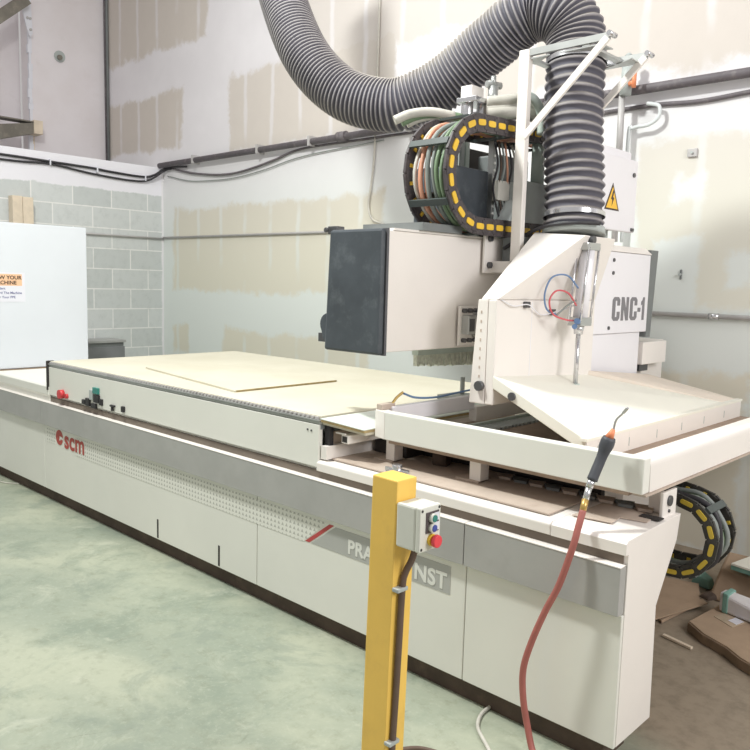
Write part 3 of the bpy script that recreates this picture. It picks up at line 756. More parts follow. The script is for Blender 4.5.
# upper chain: opens to the right along the beam
Rr, cyy, czz = .236, 3.01, 2.113
path = [(3.75, czz + Rr + .03)] + [(3.3, czz + Rr + .012)] + [(cyy - Rr * math.sin(t) * 1.0, czz + Rr * math.cos(t)) for t in [PI * i / 24 for i in range(25)]] + [(3.3, czz - Rr + .002), (3.75, czz - Rr + .01)]
chain('cable_carrier', ('x', -2.195, -1), .235, path, .082, (M['chain'], M['insert'], M['chaindark']), R, .080, 0, 3,
      [(.040, -.014, .009, 'greencable'), (.056, .010, .008, 'greycable'), (.070, -.010, .010, 'greencable'), (.086, .012, .007, 'palegreen'), (.098, -.004, .009, 'greycable'), (.113, .010, .008, 'greencable'), (.128, -.012, .011, 'greycable'), (.148, .008, .012, 'orange'), (.168, -.010, .010, 'orange'), (.185, .010, .011, 'orange'), (.203, -.004, .009, 'palehose')])
# lower chain behind the base: opens to the left
Rr, cxx, czz = .138, -1.095, .695
path = [(-1.55, czz + Rr + .03)] + [(-1.2, czz + Rr + .012)] + [(cxx + Rr * math.sin(t), czz + Rr * math.cos(t)) for t in [PI * i / 20 for i in range(21)]] + [(-1.3, czz - Rr + .002), (-1.55, czz - Rr)]
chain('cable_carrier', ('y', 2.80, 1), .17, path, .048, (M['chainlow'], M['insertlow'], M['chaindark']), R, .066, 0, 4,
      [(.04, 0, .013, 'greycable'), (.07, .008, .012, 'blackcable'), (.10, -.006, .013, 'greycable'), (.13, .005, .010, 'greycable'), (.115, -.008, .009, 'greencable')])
# bracket that ties the lower chain to the base
bm = newbm(); box(bm, -1.075, -1.062, 2.60, 2.715, .805, .90); bk = obj('chain_bracket', bm, M['white'], R, .003)
bm = newbm(); box(bm, -1.14, -1.077, 2.66, 2.672, .81, .89); obj('bracket_web', bm, M['white'], bk)
bm = newbm(); cyl(bm, (-1.064, 2.65, .865), (-1.055, 2.65, .865), .019, seg=16); obj('bracket_bolt', bm, M['bolt'], bk)
bm = newbm(); cyl(bm, (-1.064, 2.65, .828), (-1.057, 2.65, .828), .006, seg=10); obj('bracket_bolt', bm, M['bolt'], bk)
bm = newbm(); box(bm, -1.13, -1.055, 2.56, 2.60, .809, .813); obj('bracket_slot', bm, M['dark'], bk)

# machinery inside the upper chain loop
bm = newbm(); box(bm, -2.62, -2.36, 3.02, 3.30, 1.837, 2.175); mb = obj('drive_housing', bm, M['capgrey'], R, .01, 'dark grey drive housing on the beam')
bm = newbm(); box(bm, -2.385, -2.355, 3.32, 3.345, 1.837, 2.36); obj('rack_plate', bm, M['alu'], R)
bm = newbm()
for i in range(12): cyl(bm, (-2.355, 3.332, 1.86 + i * .036), (-2.349, 3.332, 1.86 + i * .036), .007, seg=8)
obj('rack_holes', bm, M['text_lite'], R)
bm = newbm(); box(bm, -2.72, -2.70, 3.28, 4.05, 1.837, 2.36); obj('dark_backing', bm, M['dark'], R)  # added dark sheet filling the bright gap behind the loop
for (y, mm) in ((3.335, 'palegreen'), (3.395, 'lightgrey'), (3.44, 'palegreen')):
    bm = newbm(); box(bm, -2.64, -2.62, y, y + .035, 1.84, 2.42); obj('guide_column', bm, M[mm], R, .004)
bm = newbm(); hexa(bm, [(-2.30, 3.22, 1.837), (-2.22, 3.22, 1.837), (-2.22, 3.45, 1.837), (-2.30, 3.45, 1.837), (-2.30, 3.36, 2.03), (-2.22, 3.36, 2.03), (-2.22, 3.45, 2.06), (-2.30, 3.45, 2.06)]); obj('motor_shroud', bm, M['lightgrey'], R, .006)
bm = newbm(); box(bm, -2.36, -2.20, 3.40, 3.62, 1.837, 2.13); obj('terminal_box', bm, M['lightgrey'], R, .006)
bm = newbm(); cyl(bm, (-2.24, 3.56, 2.13), (-2.24, 3.56, 2.36), .035, seg=18); obj('air_filter', bm, M['palegreen'], R)
bm = newbm(); box(bm, -2.34, -2.30, 3.30, 3.40, 2.03, 2.13); obj('sensor_block', bm, M['palehose'], R, .004)
for i in range(7):
    y = 3.28 + .03 * i
    obj('loose_wire', tube([(-2.32, y, 2.32), (-2.29, y + .02 * random.uniform(-1, 1), 2.2), (-2.31, y + .03 * random.uniform(-1, 1), 2.08), (-2.29, y + .03, 1.93)], .006, 6), M[('blackcable', 'plinth', 'greycable', 'orange', 'blackcable', 'palehose', 'blackcable')[i]], R)
bm = newbm(); box(bm, -2.60, -2.45, 3.52, 3.80, 1.837, 2.30); obj('spindle_body', bm, M['steelgrey'], R, .01)
bm = newbm(); cyl(bm, (-2.44, 3.20, 2.40), (-2.44, 3.20, 2.50), .03, seg=16); cyl(bm, (-2.40, 3.27, 2.40), (-2.40, 3.27, 2.50), .028, seg=16); box(bm, -2.48, -2.36, 3.16, 3.32, 2.50, 2.525); vr = obj('valve_group', bm, M['chrome'], R, .003)
bm = newbm(); box(bm, -2.47, -2.40, 3.18, 3.28, 2.525, 2.585); obj('valve_block', bm, M['white'], vr, .004)
bm = newbm(); cyl(bm, (-2.38, 3.33, 2.50), (-2.38, 3.33, 2.60), .026, seg=14); cyl(bm, (-2.40, 3.30, 2.61), (-2.37, 3.38, 2.61), .018, seg=12); cyl(bm, (-2.38, 3.33, 2.60), (-2.38, 3.33, 2.65), .014, seg=10); obj('regulator', bm, M['alu'], vr)
for i, (dz, r) in enumerate(((0, .034), (.055, .03), (.02, .026))):
    obj('air_hose', tube([(-2.36, 3.25, 2.45 + dz), (-2.28, 3.32, 2.46 + dz), (-2.24, 3.42, 2.47 + dz + .01 * i), (-2.23, 3.56, 2.45 + dz), (-2.27, 4.0, 2.36 + dz)], r, 12), M['palehose'], R)
obj('bent_pipe', tube([(-2.17, 3.28, 2.51), (-2.17, 3.35, 2.525), (-2.17, 3.42, 2.50), (-2.17, 3.46, 2.44), (-2.17, 3.46, 2.36)], .022, 12), M['palegreen'], R)
for i, (dy, mm) in enumerate(((0, 'palehose'), (.05, 'greencable'), (.09, 'palehose'))):
    obj('air_hose', tube([(-2.62, 2.86 + dy, 2.385), (-2.57, 2.92 + dy, 2.42), (-2.52, 3.02 + dy, 2.44), (-2.46, 3.12 + dy, 2.43)], .022, 10), M[mm], R)
obj('duct_cable', tube([(-2.20, 3.22, 1.78), (-2.12, 3.26, 1.84), (-2.02, 3.255, 1.88), (-1.92, 3.25, 1.895), (-1.82, 3.28, 1.90), (-1.765, 3.36, 1.90)], .009, 8), M['blackcable'], R)
bm = newbm(); box(bm, -2.22, -2.10, 3.24, 3.36, 1.70, 1.84); obj('cable_gland', bm, M['steelgrey'], R, .006)
bm = newbm(); box(bm, -2.62, -2.25, 2.66, 2.95, 1.837, 1.872); obj('chain_base', bm, M['steelgrey'], R)
obj('blue_air_line', tube([(-2.26, 2.58, 1.11), (-2.255, 2.66, 1.085), (-2.25, 2.80, 1.075), (-2.24, 2.95, 1.085), (-2.20, 3.08, 1.10), (-2.07, 3.10, 1.12)], .005, 8), M['tubeblue'], R)
obj('lever_wire', tube([(-2.27, 2.50, 1.05), (-2.27, 2.54, 1.09), (-2.265, 2.58, 1.115)], .006, 6), M['brass'], R)

# ------------------------------------------------------------------ things on the table
bm = newbm(); prism(bm, [(-4.55, 2.62), (-3.33, 2.44), (-3.34, 3.20), (-4.55, 3.3)], 'z', 1.001, 1.011); ps = obj('plywood_sheet', bm, M['spoil'], None, .001)
tag(ps, 'thin tan plywood sheet lying on top of the tan machine table', 'plywood')
bm = newbm(); hexa(bm, [(-3.333, 2.45, 1.0015), (-3.3275, 2.45, 1.0015), (-3.3375, 3.19, 1.0015), (-3.343, 3.19, 1.0015), (-3.333, 2.45, 1.0105), (-3.3275, 2.45, 1.0105), (-3.3375, 3.19, 1.0105), (-3.343, 3.19, 1.0105)])
obj('sheet_edge', bm, M['plyedge'], ps, label='brown layered edge of the sheet')
ws = thing('laminate_sheet', 'white laminated board at the right end of the table', 'board', (-2.4, 2.6, .96))
bm = newbm()
q = [(-2.506, 2.305, .992), (-2.304, 2.375, .962), (-2.304, 3.5, .966), (-2.506, 3.5, .993)]
hexa(bm, [(p[0], p[1], p[2] - .004) for p in q] + q); obj('board_face', bm, M['sheet'], ws)
bm = newbm(); hexa(bm, [(p[0], p[1] + .003, p[2] - .016) for p in q] + [(p[0], p[1] + .003, p[2] - .0045) for p in q]); obj('board_core', bm, M['plyedge'], ws)
bm = newbm(); hexa(bm, [(p[0], p[1] + .012, p[2] - .028) for p in q] + [(p[0], p[1] + .012, p[2] - .0165) for p in q]); obj('board_core', bm, M['spoil'], ws)
obj('board_mark', tube([(-2.33, 2.50, .966), (-2.36, 2.53, .969), (-2.32, 2.57, .966), (-2.30, 2.545, .964), (-2.33, 2.50, .966)], .004, 6, 6), M['benchgrey'], ws)

# ------------------------------------------------------------------ extraction hose
hz = thing('extraction_hose', 'thick grey ribbed extraction hose looping down to the white hood', 'hose', (-1.93, 3.41, 1.886))
ctrl = [(-1.926, 3.405, 1.886), (-1.945, 3.425, 2.10), (-1.978, 3.445, 2.313), (-2.005, 3.48, 2.56), (-2.024, 3.505, 2.785), (-2.058, 3.50, 2.881), (-2.125, 3.473, 2.945), (-2.222, 3.46, 2.967), (-2.315, 3.44, 2.938), (-2.41, 3.436, 2.886),
        (-2.547, 3.425, 2.81), (-2.713, 3.39, 2.696), (-2.868, 3.332, 2.618), (-3.03, 3.255, 2.580), (-3.30, 3.165, 2.665), (-3.584, 3.133, 2.908), (-3.898, 3.20, 3.328), (-4.18, 3.30, 3.82), (-4.30, 3.36, 4.4)]
cp_ = spline(ctrl, 40)
Ls = [0]
for a, b in zip(cp_[:-1], cp_[1:]): Ls.append(Ls[-1] + (b - a).length)
def hose_at(s):
    lo, hi = 0, len(Ls) - 1
    while hi - lo > 1:
        m_ = (lo + hi) // 2
        if Ls[m_] <= s: lo = m_
        else: hi = m_
    t = (s - Ls[lo]) / (Ls[hi] - Ls[lo]); return cp_[lo].lerp(cp_[hi], t)
s = 0.0; pts = []; rad = []; rid = []
while s < Ls[-1] - .06:
    pitch = .046 if s < .80 else .0245
    pitch *= random.uniform(.85, 1.15) if s < .80 else 1
    for k in range(6):
        ph = k / 6
        w = .5 - .5 * math.cos(2 * PI * ph); w = w ** (2.0 if s < .80 else 1.3)
        pts.append(hose_at(s + pitch * ph)); rad.append(.130 + .015 * w); rid.append(w)
    s += pitch
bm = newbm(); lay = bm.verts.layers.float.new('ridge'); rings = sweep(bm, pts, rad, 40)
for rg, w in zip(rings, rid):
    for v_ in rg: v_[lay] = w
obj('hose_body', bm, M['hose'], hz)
for sc in (.05, .80):
    p, p2 = hose_at(sc), hose_at(sc + .02)
    bm = newbm(); sweep(bm, [p, p2], .1475, 40, cap=False); sweep(bm, [p, p2], .1440, 40, cap=False)
    cl = obj('hose_clamp', bm, M['chrome'], hz, label='bright metal hose clamp')

# ------------------------------------------------------------------ yellow post, control box, its cable
ang = math.radians(-1.1)
def lean(bm):
    """the post leans slightly"""
    bmesh.ops.rotate(bm, verts=bm.verts[:], cent=(-1.41, 1.58, 0), matrix=Matrix.Rotation(math.radians(1.2), 3, 'Y'))
yp = thing('yellow_post', 'yellow painted square steel post standing in front of the router', 'post', (-1.42, 1.58, 0))
bm = newbm(); box(bm, -1.475, -1.381, 1.537, 1.62, 0.01, 1.066); lean(bm); obj('post_body', bm, M['yellow'], yp, .004)
bm = newbm(); box(bm, -1.53, -1.33, 1.48, 1.68, 0.0, .012); obj('base_plate', bm, M['yellow'], yp, .002)
cb_ = thing('control_box', 'small light grey push-button box on the yellow post', 'control box', (-1.32, 1.58, .88))
bm = newbm(); box(bm, -1.358, -1.289, 1.535, 1.622, .884, 1.008); obj('box_body', bm, M['boxgrey'], cb_, .006)
bm = newbm(); box(bm, -1.2885, -1.272, 1.535, 1.622, .884, 1.008); ld = obj('box_lid', bm, M['boxgrey'], cb_, .004)
bolts('lid_screw', [(-1.272, y, z) for y in (1.543, 1.614) for z in (.893, .999)], (1, 0, 0), .004, M['black'], ld, .001)
bm = newbm(); box(bm, -1.2725, -1.270, 1.558, 1.612, .934, .992); obj('button_plate', bm, M['btnplate'], cb_)
for z in (.976, .949):
    bm = newbm(); box(bm, -1.2705, -1.2685, 1.59, 1.611, z - .011, z + .011); obj('button_label', bm, M['paper'], cb_)
for z, mm in ((.976, 'btngreen'), (.949, 'btnblue')):
    bm = newbm(); cyl(bm, (-1.270, 1.579, z), (-1.258, 1.579, z), .0125, seg=20); rb = obj('button', bm, M['boxgrey'], cb_)
    bm = newbm(); cyl(bm, (-1.2585, 1.579, z), (-1.2555, 1.579, z), .0095, seg=20); obj('button_face', bm, M[mm], rb, label='green push button' if mm == 'btngreen' else 'blue push button')
bm = newbm(); cyl(bm, (-1.272, 1.582, .914), (-1.262, 1.582, .914), .0165, seg=20); eb = obj('stop_collar', bm, M['insert'], cb_)
bm = newbm(); cyl(bm, (-1.262, 1.582, .914), (-1.254, 1.582, .914), .013, seg=20); cyl(bm, (-1.256, 1.582, .914), (-1.245, 1.582, .914), .0185, .017, 24); obj('stop_button', bm, M['estop'], eb, .002, 'red mushroom stop button')
bc = thing('control_cable', 'brown sheathed cable clipped down the face of the yellow post', 'cable', (-1.36, 1.56, .0))
obj('cable_sheath', tube([(-1.325, 1.585, .884), (-1.335, 1.58, .84), (-1.35, 1.572, .80), (-1.353, 1.565, .757), (-1.357, 1.562, .58), (-1.363, 1.562, .42), (-1.367, 1.56, .29), (-1.371, 1.56, .12), (-1.36, 1.57, .03), (-1.30, 1.62, .012), (-1.2, 1.75, .012), (-1.1, 2.0, .012)], .0095, 10), M['conduitbrown'], bc)
for z, x in ((.757, -1.353), (.297, -1.366)):
    bm = newbm(); box(bm, x - .013, x + .011, 1.535, 1.578, z - .006, z + .006); obj('cable_clip', bm, M['lightgrey'], bc, .003, 'pale cable clip')

# ------------------------------------------------------------------ air gun with its hose
ag = thing('air_blow_gun', 'black gripped air gun with orange tip hanging on its red hose', 'air gun', (-1.184, 2.32, .978))
obj('nozzle', tube([(-1.108, 2.372, 1.218), (-1.125, 2.374, 1.196), (-1.146, 2.374, 1.171), (-1.153, 2.372, 1.135)], [.0055 if i < 8 else .004 for i in range(25)], 8), M['chrome'], ag)
bm = newbm(); cyl(bm, (-1.152, 2.371, 1.14), (-1.164, 2.367, 1.108), .007, .016, 14); obj('tip_collar', bm, M['gunorange'], ag)
bm = newbm(); sweep(bm, spline([(-1.162, 2.367, 1.112), (-1.172, 2.362, 1.075), (-1.182, 2.35, 1.03), (-1.188, 2.334, .995), (-1.192, 2.322, .968)], 4), [.020, .023, .024, .024, .023, .020, .018, .0175, .0175, .0175, .0175, .0175, .0175, .0175, .0175, .018, .018], 12); obj('grip', bm, M['grip'], ag)
bm = newbm(); cyl(bm, (-1.192, 2.322, .97), (-1.195, 2.31, .945), .013, seg=12); cyl(bm, (-1.195, 2.31, .945), (-1.198, 2.295, .90), .011, seg=12); obj('coupler', bm, M['chrome'], ag)
bm = newbm(); cyl(bm, (-1.198, 2.296, .905), (-1.196, 2.278, .868), .012, .011, 12); obj('ferrule', bm, M['brass'], ag)
obj('hose', tube([(-1.196, 2.28, .872), (-1.196, 2.255, .82), (-1.202, 2.235, .752), (-1.235, 2.22, .62), (-1.275, 2.21, .52), (-1.315, 2.20, .40), (-1.335, 2.19, .30), (-1.33, 2.19, .20), (-1.31, 2.195, .10), (-1.27, 2.18, .02), (-1.18, 2.12, .012), (-1.0, 2.05, .012)], .0115, 10), M['rubberred'], ag, label='long red rubber hose')

# cables on the floor
tag(obj('floor_cable', tube([(-1.60, 2.42, .02), (-1.569, 2.395, .01), (-1.562, 2.33, .008), (-1.557, 2.28, .008), (-1.535, 2.225, .008), (-1.50, 2.18, .008), (-1.42, 2.12, .008), (-1.3, 2.03, .008), (-1.1, 1.92, .008)], .007, 8), M['palehose']), 'thin white cable curving out from under the router base', 'cable')
tag(obj('floor_cable', tube([(-1.66, 1.80, .009), (-1.60, 1.915, .009), (-1.55, 1.955, .009), (-1.48, 1.97, .009), (-1.40, 1.95, .009), (-1.30, 1.88, .009), (-1.20, 1.80, .009)], .008, 8), M['conduitbrown']), 'dark brown cable on the floor just right of the yellow post', 'cable')
tag(obj('floor_cable', tube([(-6.29, 2.30, .006), (-6.22, 2.27, .006), (-6.10, 2.24, .006), (-5.98, 2.26, .006), (-5.90, 2.325, .006)], .004, 6), M['palehose']), 'thin pale wire on the floor by the far left plinth', 'wire')

# ------------------------------------------------------------------ left end : tall white cabinet with the paper sign
wc = thing('control_cabinet', 'tall plain white cabinet behind the left end of the router', 'cabinet', (-6.6, 2.65, 0))
bm = newbm(); box(bm, -6.86, -6.335, 2.20, 3.085, .06, 1.985); obj('cabinet_body', bm, M['cab'], wc, .005)
bm = newbm(); box(bm, -6.333, -6.305, 2.195, 3.09, .84, 1.99); cd = obj('cabinet_door', bm, M['cab'], wc, .004)
bm = newbm(); box(bm, -6.30, -6.29, 2.20, 3.085, .8305, .838); obj('foot_strip', bm, M['carddark'], wc)
bm = newbm(); box(bm, -6.83, -6.36, 2.23, 3.05, 0, .06); obj('cabinet_plinth', bm, M['dark'], wc)
sg = thing('safety_sign', 'white and peach paper sign about knowing the machine', 'sign', (-6.304, 2.42, 1.37))
bm = newbm(); box(bm, -6.3045, -6.3025, 2.275, 2.572, 1.372, 1.602); obj('sign_paper', bm, M['paper'], sg)
bm = newbm(); box(bm, -6.3025, -6.3018, 2.283, 2.548, 1.498, 1.59); obj('sign_heading', bm, M['peach'], sg)
text('sign_lettering', 'KNOW YOUR', M['text_dark'], sg, (-6.3012, 2.5435, 1.549), .040, ROT_R, 1.02, .0010, align='RIGHT')
text('sign_lettering', 'MACHINE', M['text_dark'], sg, (-6.3012, 2.505, 1.509), .040, ROT_R, 1.02, .0010, align='RIGHT')
for i, (t, y) in enumerate((('Stay Alert', 2.418), ('Guard The Machine', 2.545), ('Wear Your PPE', 2.495))):
    text('sign_lettering', t, M['text_blue'], sg, (-6.3018, y, 1.468 - .034 * i), .026, ROT_R, 1.0, .0003, align='RIGHT')

# timber studs and bench by the block wall
tag(obj('timber_stud', B(-7.90, -7.80, 3.085, 3.18, 0, 2.345), M['wood'], None, .003), 'left one of two pale timber studs against the block wall', 'timber', 'timber studs behind the cabinet')
tag(obj('timber_stud', B(-7.90, -7.80, 3.183, 3.285, 0, 2.340), M['wood'], None, .003), 'right one of two pale timber studs against the block wall', 'timber', 'timber studs behind the cabinet')
bn = thing('steel_bench', 'low grey bench standing against the block wall', 'bench', (-7.6, 4.0, 0))
bm = newbm(); box(bm, -7.90, -7.60, 3.45, 4.15, .895, .922); obj('bench_top', bm, M['benchtop'], bn, .003)
bm = newbm(); box(bm, -7.88, -7.62, 3.47, 4.13, .855, .894); obj('bench_rail', bm, M['steelgrey'], bn)
bm = newbm(); box(bm, -7.89, -7.61, 3.46, 4.14, .70, .854); obj('bench_apron', bm, M['benchgrey'], bn, .003)
for x in (-7.87, -7.66):
    for y in (3.48, 4.08):
        bm = newbm(); box(bm, x, x + .04, y, y + .04, 0, .70); obj('leg', bm, M['benchgrey'], bn)

# ------------------------------------------------------------------ pipes, conduits and cables on the walls
sp_ = thing('sprinkler_pipe', 'dark dusty pipe running along the back wall above the machine', 'pipe', (-4.5, 4.74, 2.845))
bm = newbm(); cyl(bm, (-7.90, 4.742, 2.835), (2.5, 4.742, 2.845), .029, seg=16); obj('pipe_run', bm, M['wallpipe'], sp_)
for x in (-4.95, -3.0):
    bm = newbm(); cyl(bm, (x - .05, 4.742, 2.84), (x + .05, 4.742, 2.84), .043, seg=16); obj('coupling', bm, M['wallpipe'], sp_)
for x in (-7.2, -6.1, -5.35, -4.2, -1.2):
    bm = newbm(); box(bm, x - .012, x + .012, 4.705, 4.799, 2.80, 2.885); obj('pipe_clip', bm, M['galv'], sp_)
tp = thing('riser_pipe', 'short grey pipe riser with brass tap below the dark wall pipe', 'pipe', (-2.35, 4.74, 2.2))
bm = newbm(); cyl(bm, (-2.355, 4.68, 2.40), (-2.36, 4.68, 2.80), .02, seg=12); cyl(bm, (-2.36, 4.70, 1.9), (-2.355, 4.68, 2.41), .02, seg=12); obj('riser', bm, M['galv'], tp)
bm = newbm(); cyl(bm, (-2.33, 4.66, 2.80), (-2.32, 4.66, 2.98), .036, seg=14); cyl(bm, (-2.32, 4.66, 2.98), (-2.32, 4.66, 3.03), .024, .03, seg=14); cyl(bm, (-2.32, 4.66, 3.03), (-2.32, 4.66, 3.05), .03, .008, seg=14); obj('valve_body', bm, M['lightgrey'], tp)
bm = newbm(); cyl(bm, (-2.30, 4.65, 2.86), (-2.26, 4.63, 2.86), .016, seg=12); cyl(bm, (-2.262, 4.63, 2.83), (-2.262, 4.63, 2.92), .014, seg=12); obj('brass_tap', bm, M['gunorange'], tp)
obj('pipe_stain', tube([(-2.22, 4.74, 2.75), (-2.18, 4.74, 2.74), (-2.14, 4.74, 2.72), (-2.14, 4.74, 2.66), (-2.20, 4.74, 2.62), (-2.30, 4.74, 2.61), (-2.33, 4.74, 2.55), (-2.33, 4.74, 1.9)], .012, 8), M['stain'], tp)  # thin tube standing in for a stain of old pipe paint
tag(obj('wall_conduit', tube([(-7.90, 4.789, 2.04), (-2.6, 4.789, 2.035)], .012, 10, smooth=False), M['galv']), 'thin grey conduit on the back wall left of the gantry', 'conduit')
tag(obj('wall_conduit', tube([(-7.898, 3.3, 2.03), (-7.898, 4.785, 2.03)], .011, 10, smooth=False), M['galv']), 'thin grey conduit across the concrete block wall', 'conduit')
rc = thing('wall_conduit', 'grey metal conduit on the back wall right of the lettered cover', 'conduit', (-1.0, 4.78, 1.452))
bm = newbm(); cyl(bm, (-2.6, 4.78, 1.452), (1.5, 4.78, 1.452), .015, seg=12); obj('conduit_tube', bm, M['galv'], rc)
for x in (-1.73, -1.0):
    bm = newbm(); cyl(bm, (x - .03, 4.78, 1.452), (x + .03, 4.78, 1.452), .019, seg=12); obj('coupling', bm, M['chrome'], rc)
tag(obj('corner_conduit', tube([(-9.175, 4.787, 2.8), (-9.175, 4.775, 7)], .019, 10, smooth=False), M['wallpipe']), 'dark upright pipe in the far upper corner, nearer the side wall', 'pipe')
tag(obj('corner_conduit', tube([(-9.128, 4.78, 2.8), (-9.128, 4.78, 7)], .015, 10, smooth=False), M['steelgrey']), 'slimmer grey upright pipe in the corner, nearer the back wall', 'pipe')
wcab = [
    ([(-7.898, 1.5, 2.74), (-7.898, 3.019, 2.731), (-7.898, 3.504, 2.722), (-7.898, 3.947, 2.713), (-7.898, 4.149, 2.70), (-7.898, 4.52, 2.69), (-7.885, 4.66, 2.72), (-7.84, 4.75, 2.79), (-7.75, 4.77, 2.81), (-7.4, 4.77, 2.79)], .012, 'blackcable', 'upper black cable clipped along the white band of the block wall'),
    ([(-7.898, 1.5, 2.70), (-7.898, 3.018, 2.684), (-7.898, 3.503, 2.698), (-7.898, 3.947, 2.655), (-7.898, 4.381, 2.635), (-7.885, 4.60, 2.66), (-7.83, 4.76, 2.775), (-7.7, 4.77, 2.79)], .011, 'blackcable', 'lower black cable sagging along the white band of the block wall'),
    ([(-7.742, 4.787, 2.803), (-7.45, 4.78, 2.74), (-7.157, 4.78, 2.694), (-6.80, 4.78, 2.66), (-6.50, 4.78, 2.66), (-6.20, 4.78, 2.69), (-5.90, 4.78, 2.735), (-5.5, 4.787, 2.80), (-4.6, 4.787, 2.80), (-3.0, 4.787, 2.79)], .011, 'wallpipe', 'black cable sagging under the dark pipe on the back wall'),
    ([(-7.80, 4.785, 2.72), (-7.45, 4.785, 2.65), (-7.157, 4.785, 2.621), (-6.6, 4.785, 2.61), (-6.1, 4.785, 2.65), (-5.5, 4.785, 2.73), (-4.5, 4.785, 2.77)], .005, 'greycable', 'thin grey wire sagging lowest under the dark wall pipe'),
    ([(-2.6, 4.787, 2.74), (-2.2, 4.787, 2.745), (-1.9, 4.787, 2.73), (-1.5, 4.787, 2.75), (-.8, 4.787, 2.77), (.6, 4.787, 2.78)], .014, 'wallpipe', 'dark cable under the wall pipe at the right edge'),
    ([(-4.57, 4.785, 4.6), (-4.585, 4.785, 3.9), (-4.59, 4.785, 3.3), (-4.60, 4.785, 2.70), (-4.62, 4.78, 2.45), (-4.65, 4.78, 2.25), (-4.60, 4.78, 2.13), (-4.45, 4.78, 2.08)], .009, 'palehose', 'white cable hanging down the back wall behind the big hose'),
]
for p, r, mm, lab in wcab:
    o = obj('wall_cable', tube(p, r, 8), M[mm]); tag(o, lab, 'cable', 'cables fixed to the walls')
for i, (y, z) in enumerate(((3.50, 2.715), (4.0, 2.70), (4.56, 2.675))):
    o = obj('cable_clip', B(-7.912, -7.878, y - .006, y + .006, z - .028, z + .03), M['paper']); tag(o, ('white clip on the block wall cables, farthest left', 'white clip in the middle of the block wall cables', 'white clip on the block wall cables nearest the corner')[i], 'clip', 'clips on the block wall cables')
for i, (x, z, nm) in enumerate(((-1.936, 2.432, 'small anchor plate on the back wall right of the electrical box'), (-1.955, 1.70, 'small dark bracket on the back wall right of the lettered cover'))):
    t = thing('wall_anchor', nm, 'bracket', (x, 4.79, z))
    bm = newbm(); box(bm, x - .03, x + .03, 4.785, 4.801, z - .025, z + .025) if i == 0 else box(bm, x - .005, x + .008, 4.79, 4.801, z - .03, z + .03); obj('anchor_plate', bm, M['galv' if i == 0 else 'steelgrey'], t, .004)
    bm = newbm(); cyl(bm, (x, 4.79, z), (x, 4.775, z), .008, seg=8); obj('anchor_bolt', bm, M['lightgrey'], t)
t = thing('wall_anchor', 'round plate with a bolt high on the far upper wall', 'bracket', (-9.19, 4.22, 4.12))
bm = newbm(); cyl(bm, (-9.199, 4.22, 4.12), (-9.19, 4.22, 4.12), .065, seg=20); obj('anchor_plate', bm, M['lightgrey'], t)
bm = newbm(); cyl(bm, (-9.19, 4.215, 4.11), (-9.15, 4.205, 4.10), .028, seg=12); obj('anchor_bolt', bm, M['steel'], t)

# steel at the far upper left
sb = thing('wall_beam', 'grey steel beam end with a wood block at the far upper left', 'beam', (-9.1, 3.6, 3.1)); sb['kind'] = 'thing'
bm = newbm(); hexa(bm, [(-9.18, 2.6, 2.80), (-9.04, 2.6, 2.80), (-9.04, 3.83, 3.17), (-9.18, 3.83, 3.17), (-9.18, 2.6, 3.05), (-9.04, 2.6, 3.05), (-9.04, 3.83, 3.29), (-9.18, 3.83, 3.29)]); obj('beam_web', bm, M['steel'], sb)
bm = newbm(); box(bm, -9.19, -9.03, 2.6, 3.84, 3.29, 3.305); obj('beam_flange', bm, M['steel'], sb)
bm = newbm(); box(bm, -9.19, -9.02, 3.83, 3.93, 3.17, 3.32); obj('wood_block', bm, M['wood'], sb, .004)
bm = newbm(); box(bm, -9.20, -9.185, 3.845, 3.90, 2.86, 3.17); obj('packer_strip', bm, M['wood'], sb)
br_ = thing('steel_brace', 'dark steel brace with pale gusset plate in the top left corner', 'brace', (-9.1, 3.4, 4.4))
bm = newbm(); bar(bm, (-9.08, 3.35, 4.22), (-9.08, 3.80, 4.62), .08, .12); bar(bm, (-9.1, 3.42, 3.35), (-9.1, 3.42, 4.3), .05, .05); obj('brace_bar', bm, M['steel'], br_)
bm = newbm(); prism(bm, [(3.68, 4.9), (3.86, 4.9), (3.885, 4.28), (3.855, 4.24), (3.83, 4.30)], 'x', -9.15, -9.13); gp = obj('gusset_plate', bm, M['paper'], br_)
bolts('gusset_bolt', [(-9.13, 3.862, 4.32), (-9.13, 3.83, 4.44), (-9.13, 3.86, 4.44)], (1, 0, 0), .015, M['galv'], gp, .01)

# ------------------------------------------------------------------ packaging on the floor at the right
def slab(bm, poly, z0, z1): prism(bm, poly, 'z', z0, z1)
bm = newbm()
hexa(bm, [(-1.95, 4.05, .004), (-1.42, 3.56, .004), (-1.38, 3.93, .004), (-1.47, 4.15, .004), (-1.95, 4.05, .018), (-1.42, 3.56, .018), (-1.38, 3.93, .03), (-1.47, 4.15, .03)])
tag(obj('cardboard_sheet', bm, M['card'], None, .002), 'flat brown cardboard sheet on the floor behind the router base', 'cardboard')
bm = newbm(); slab(bm, [(-1.50, 3.50), (-1.44, 3.50), (-1.33, 3.90), (-1.37, 3.93)], .03, .037)
tag(obj('cardboard_strip', bm, M['card']), 'narrow cardboard flap lying between flat sheet and big carton', 'cardboard')
bm = newbm(); bar(bm, (-1.357, 3.431, .011), (-1.212, 3.40, .008), .018, .012)
tag(obj('wood_stick', bm, M['wood'], None, .002), 'short thin wood stick on the floor beside the big carton', 'wood stick')
ct = thing('flat_carton', 'large flattened brown carton with a clear pouch on it', 'carton', (-1.1, 3.7, 0))
bm = newbm()
top = [(-1.30, 3.585), (-1.20, 3.50), (-1.08, 3.445), (-1.0, 3.38), (-.90, 3.33), (-.70, 3.33), (-.72, 3.95), (-1.10, 4.02), (-1.27, 3.90)]
slab(bm, top, .004, .05); obj('carton_body', bm, M['card'], ct, .003)
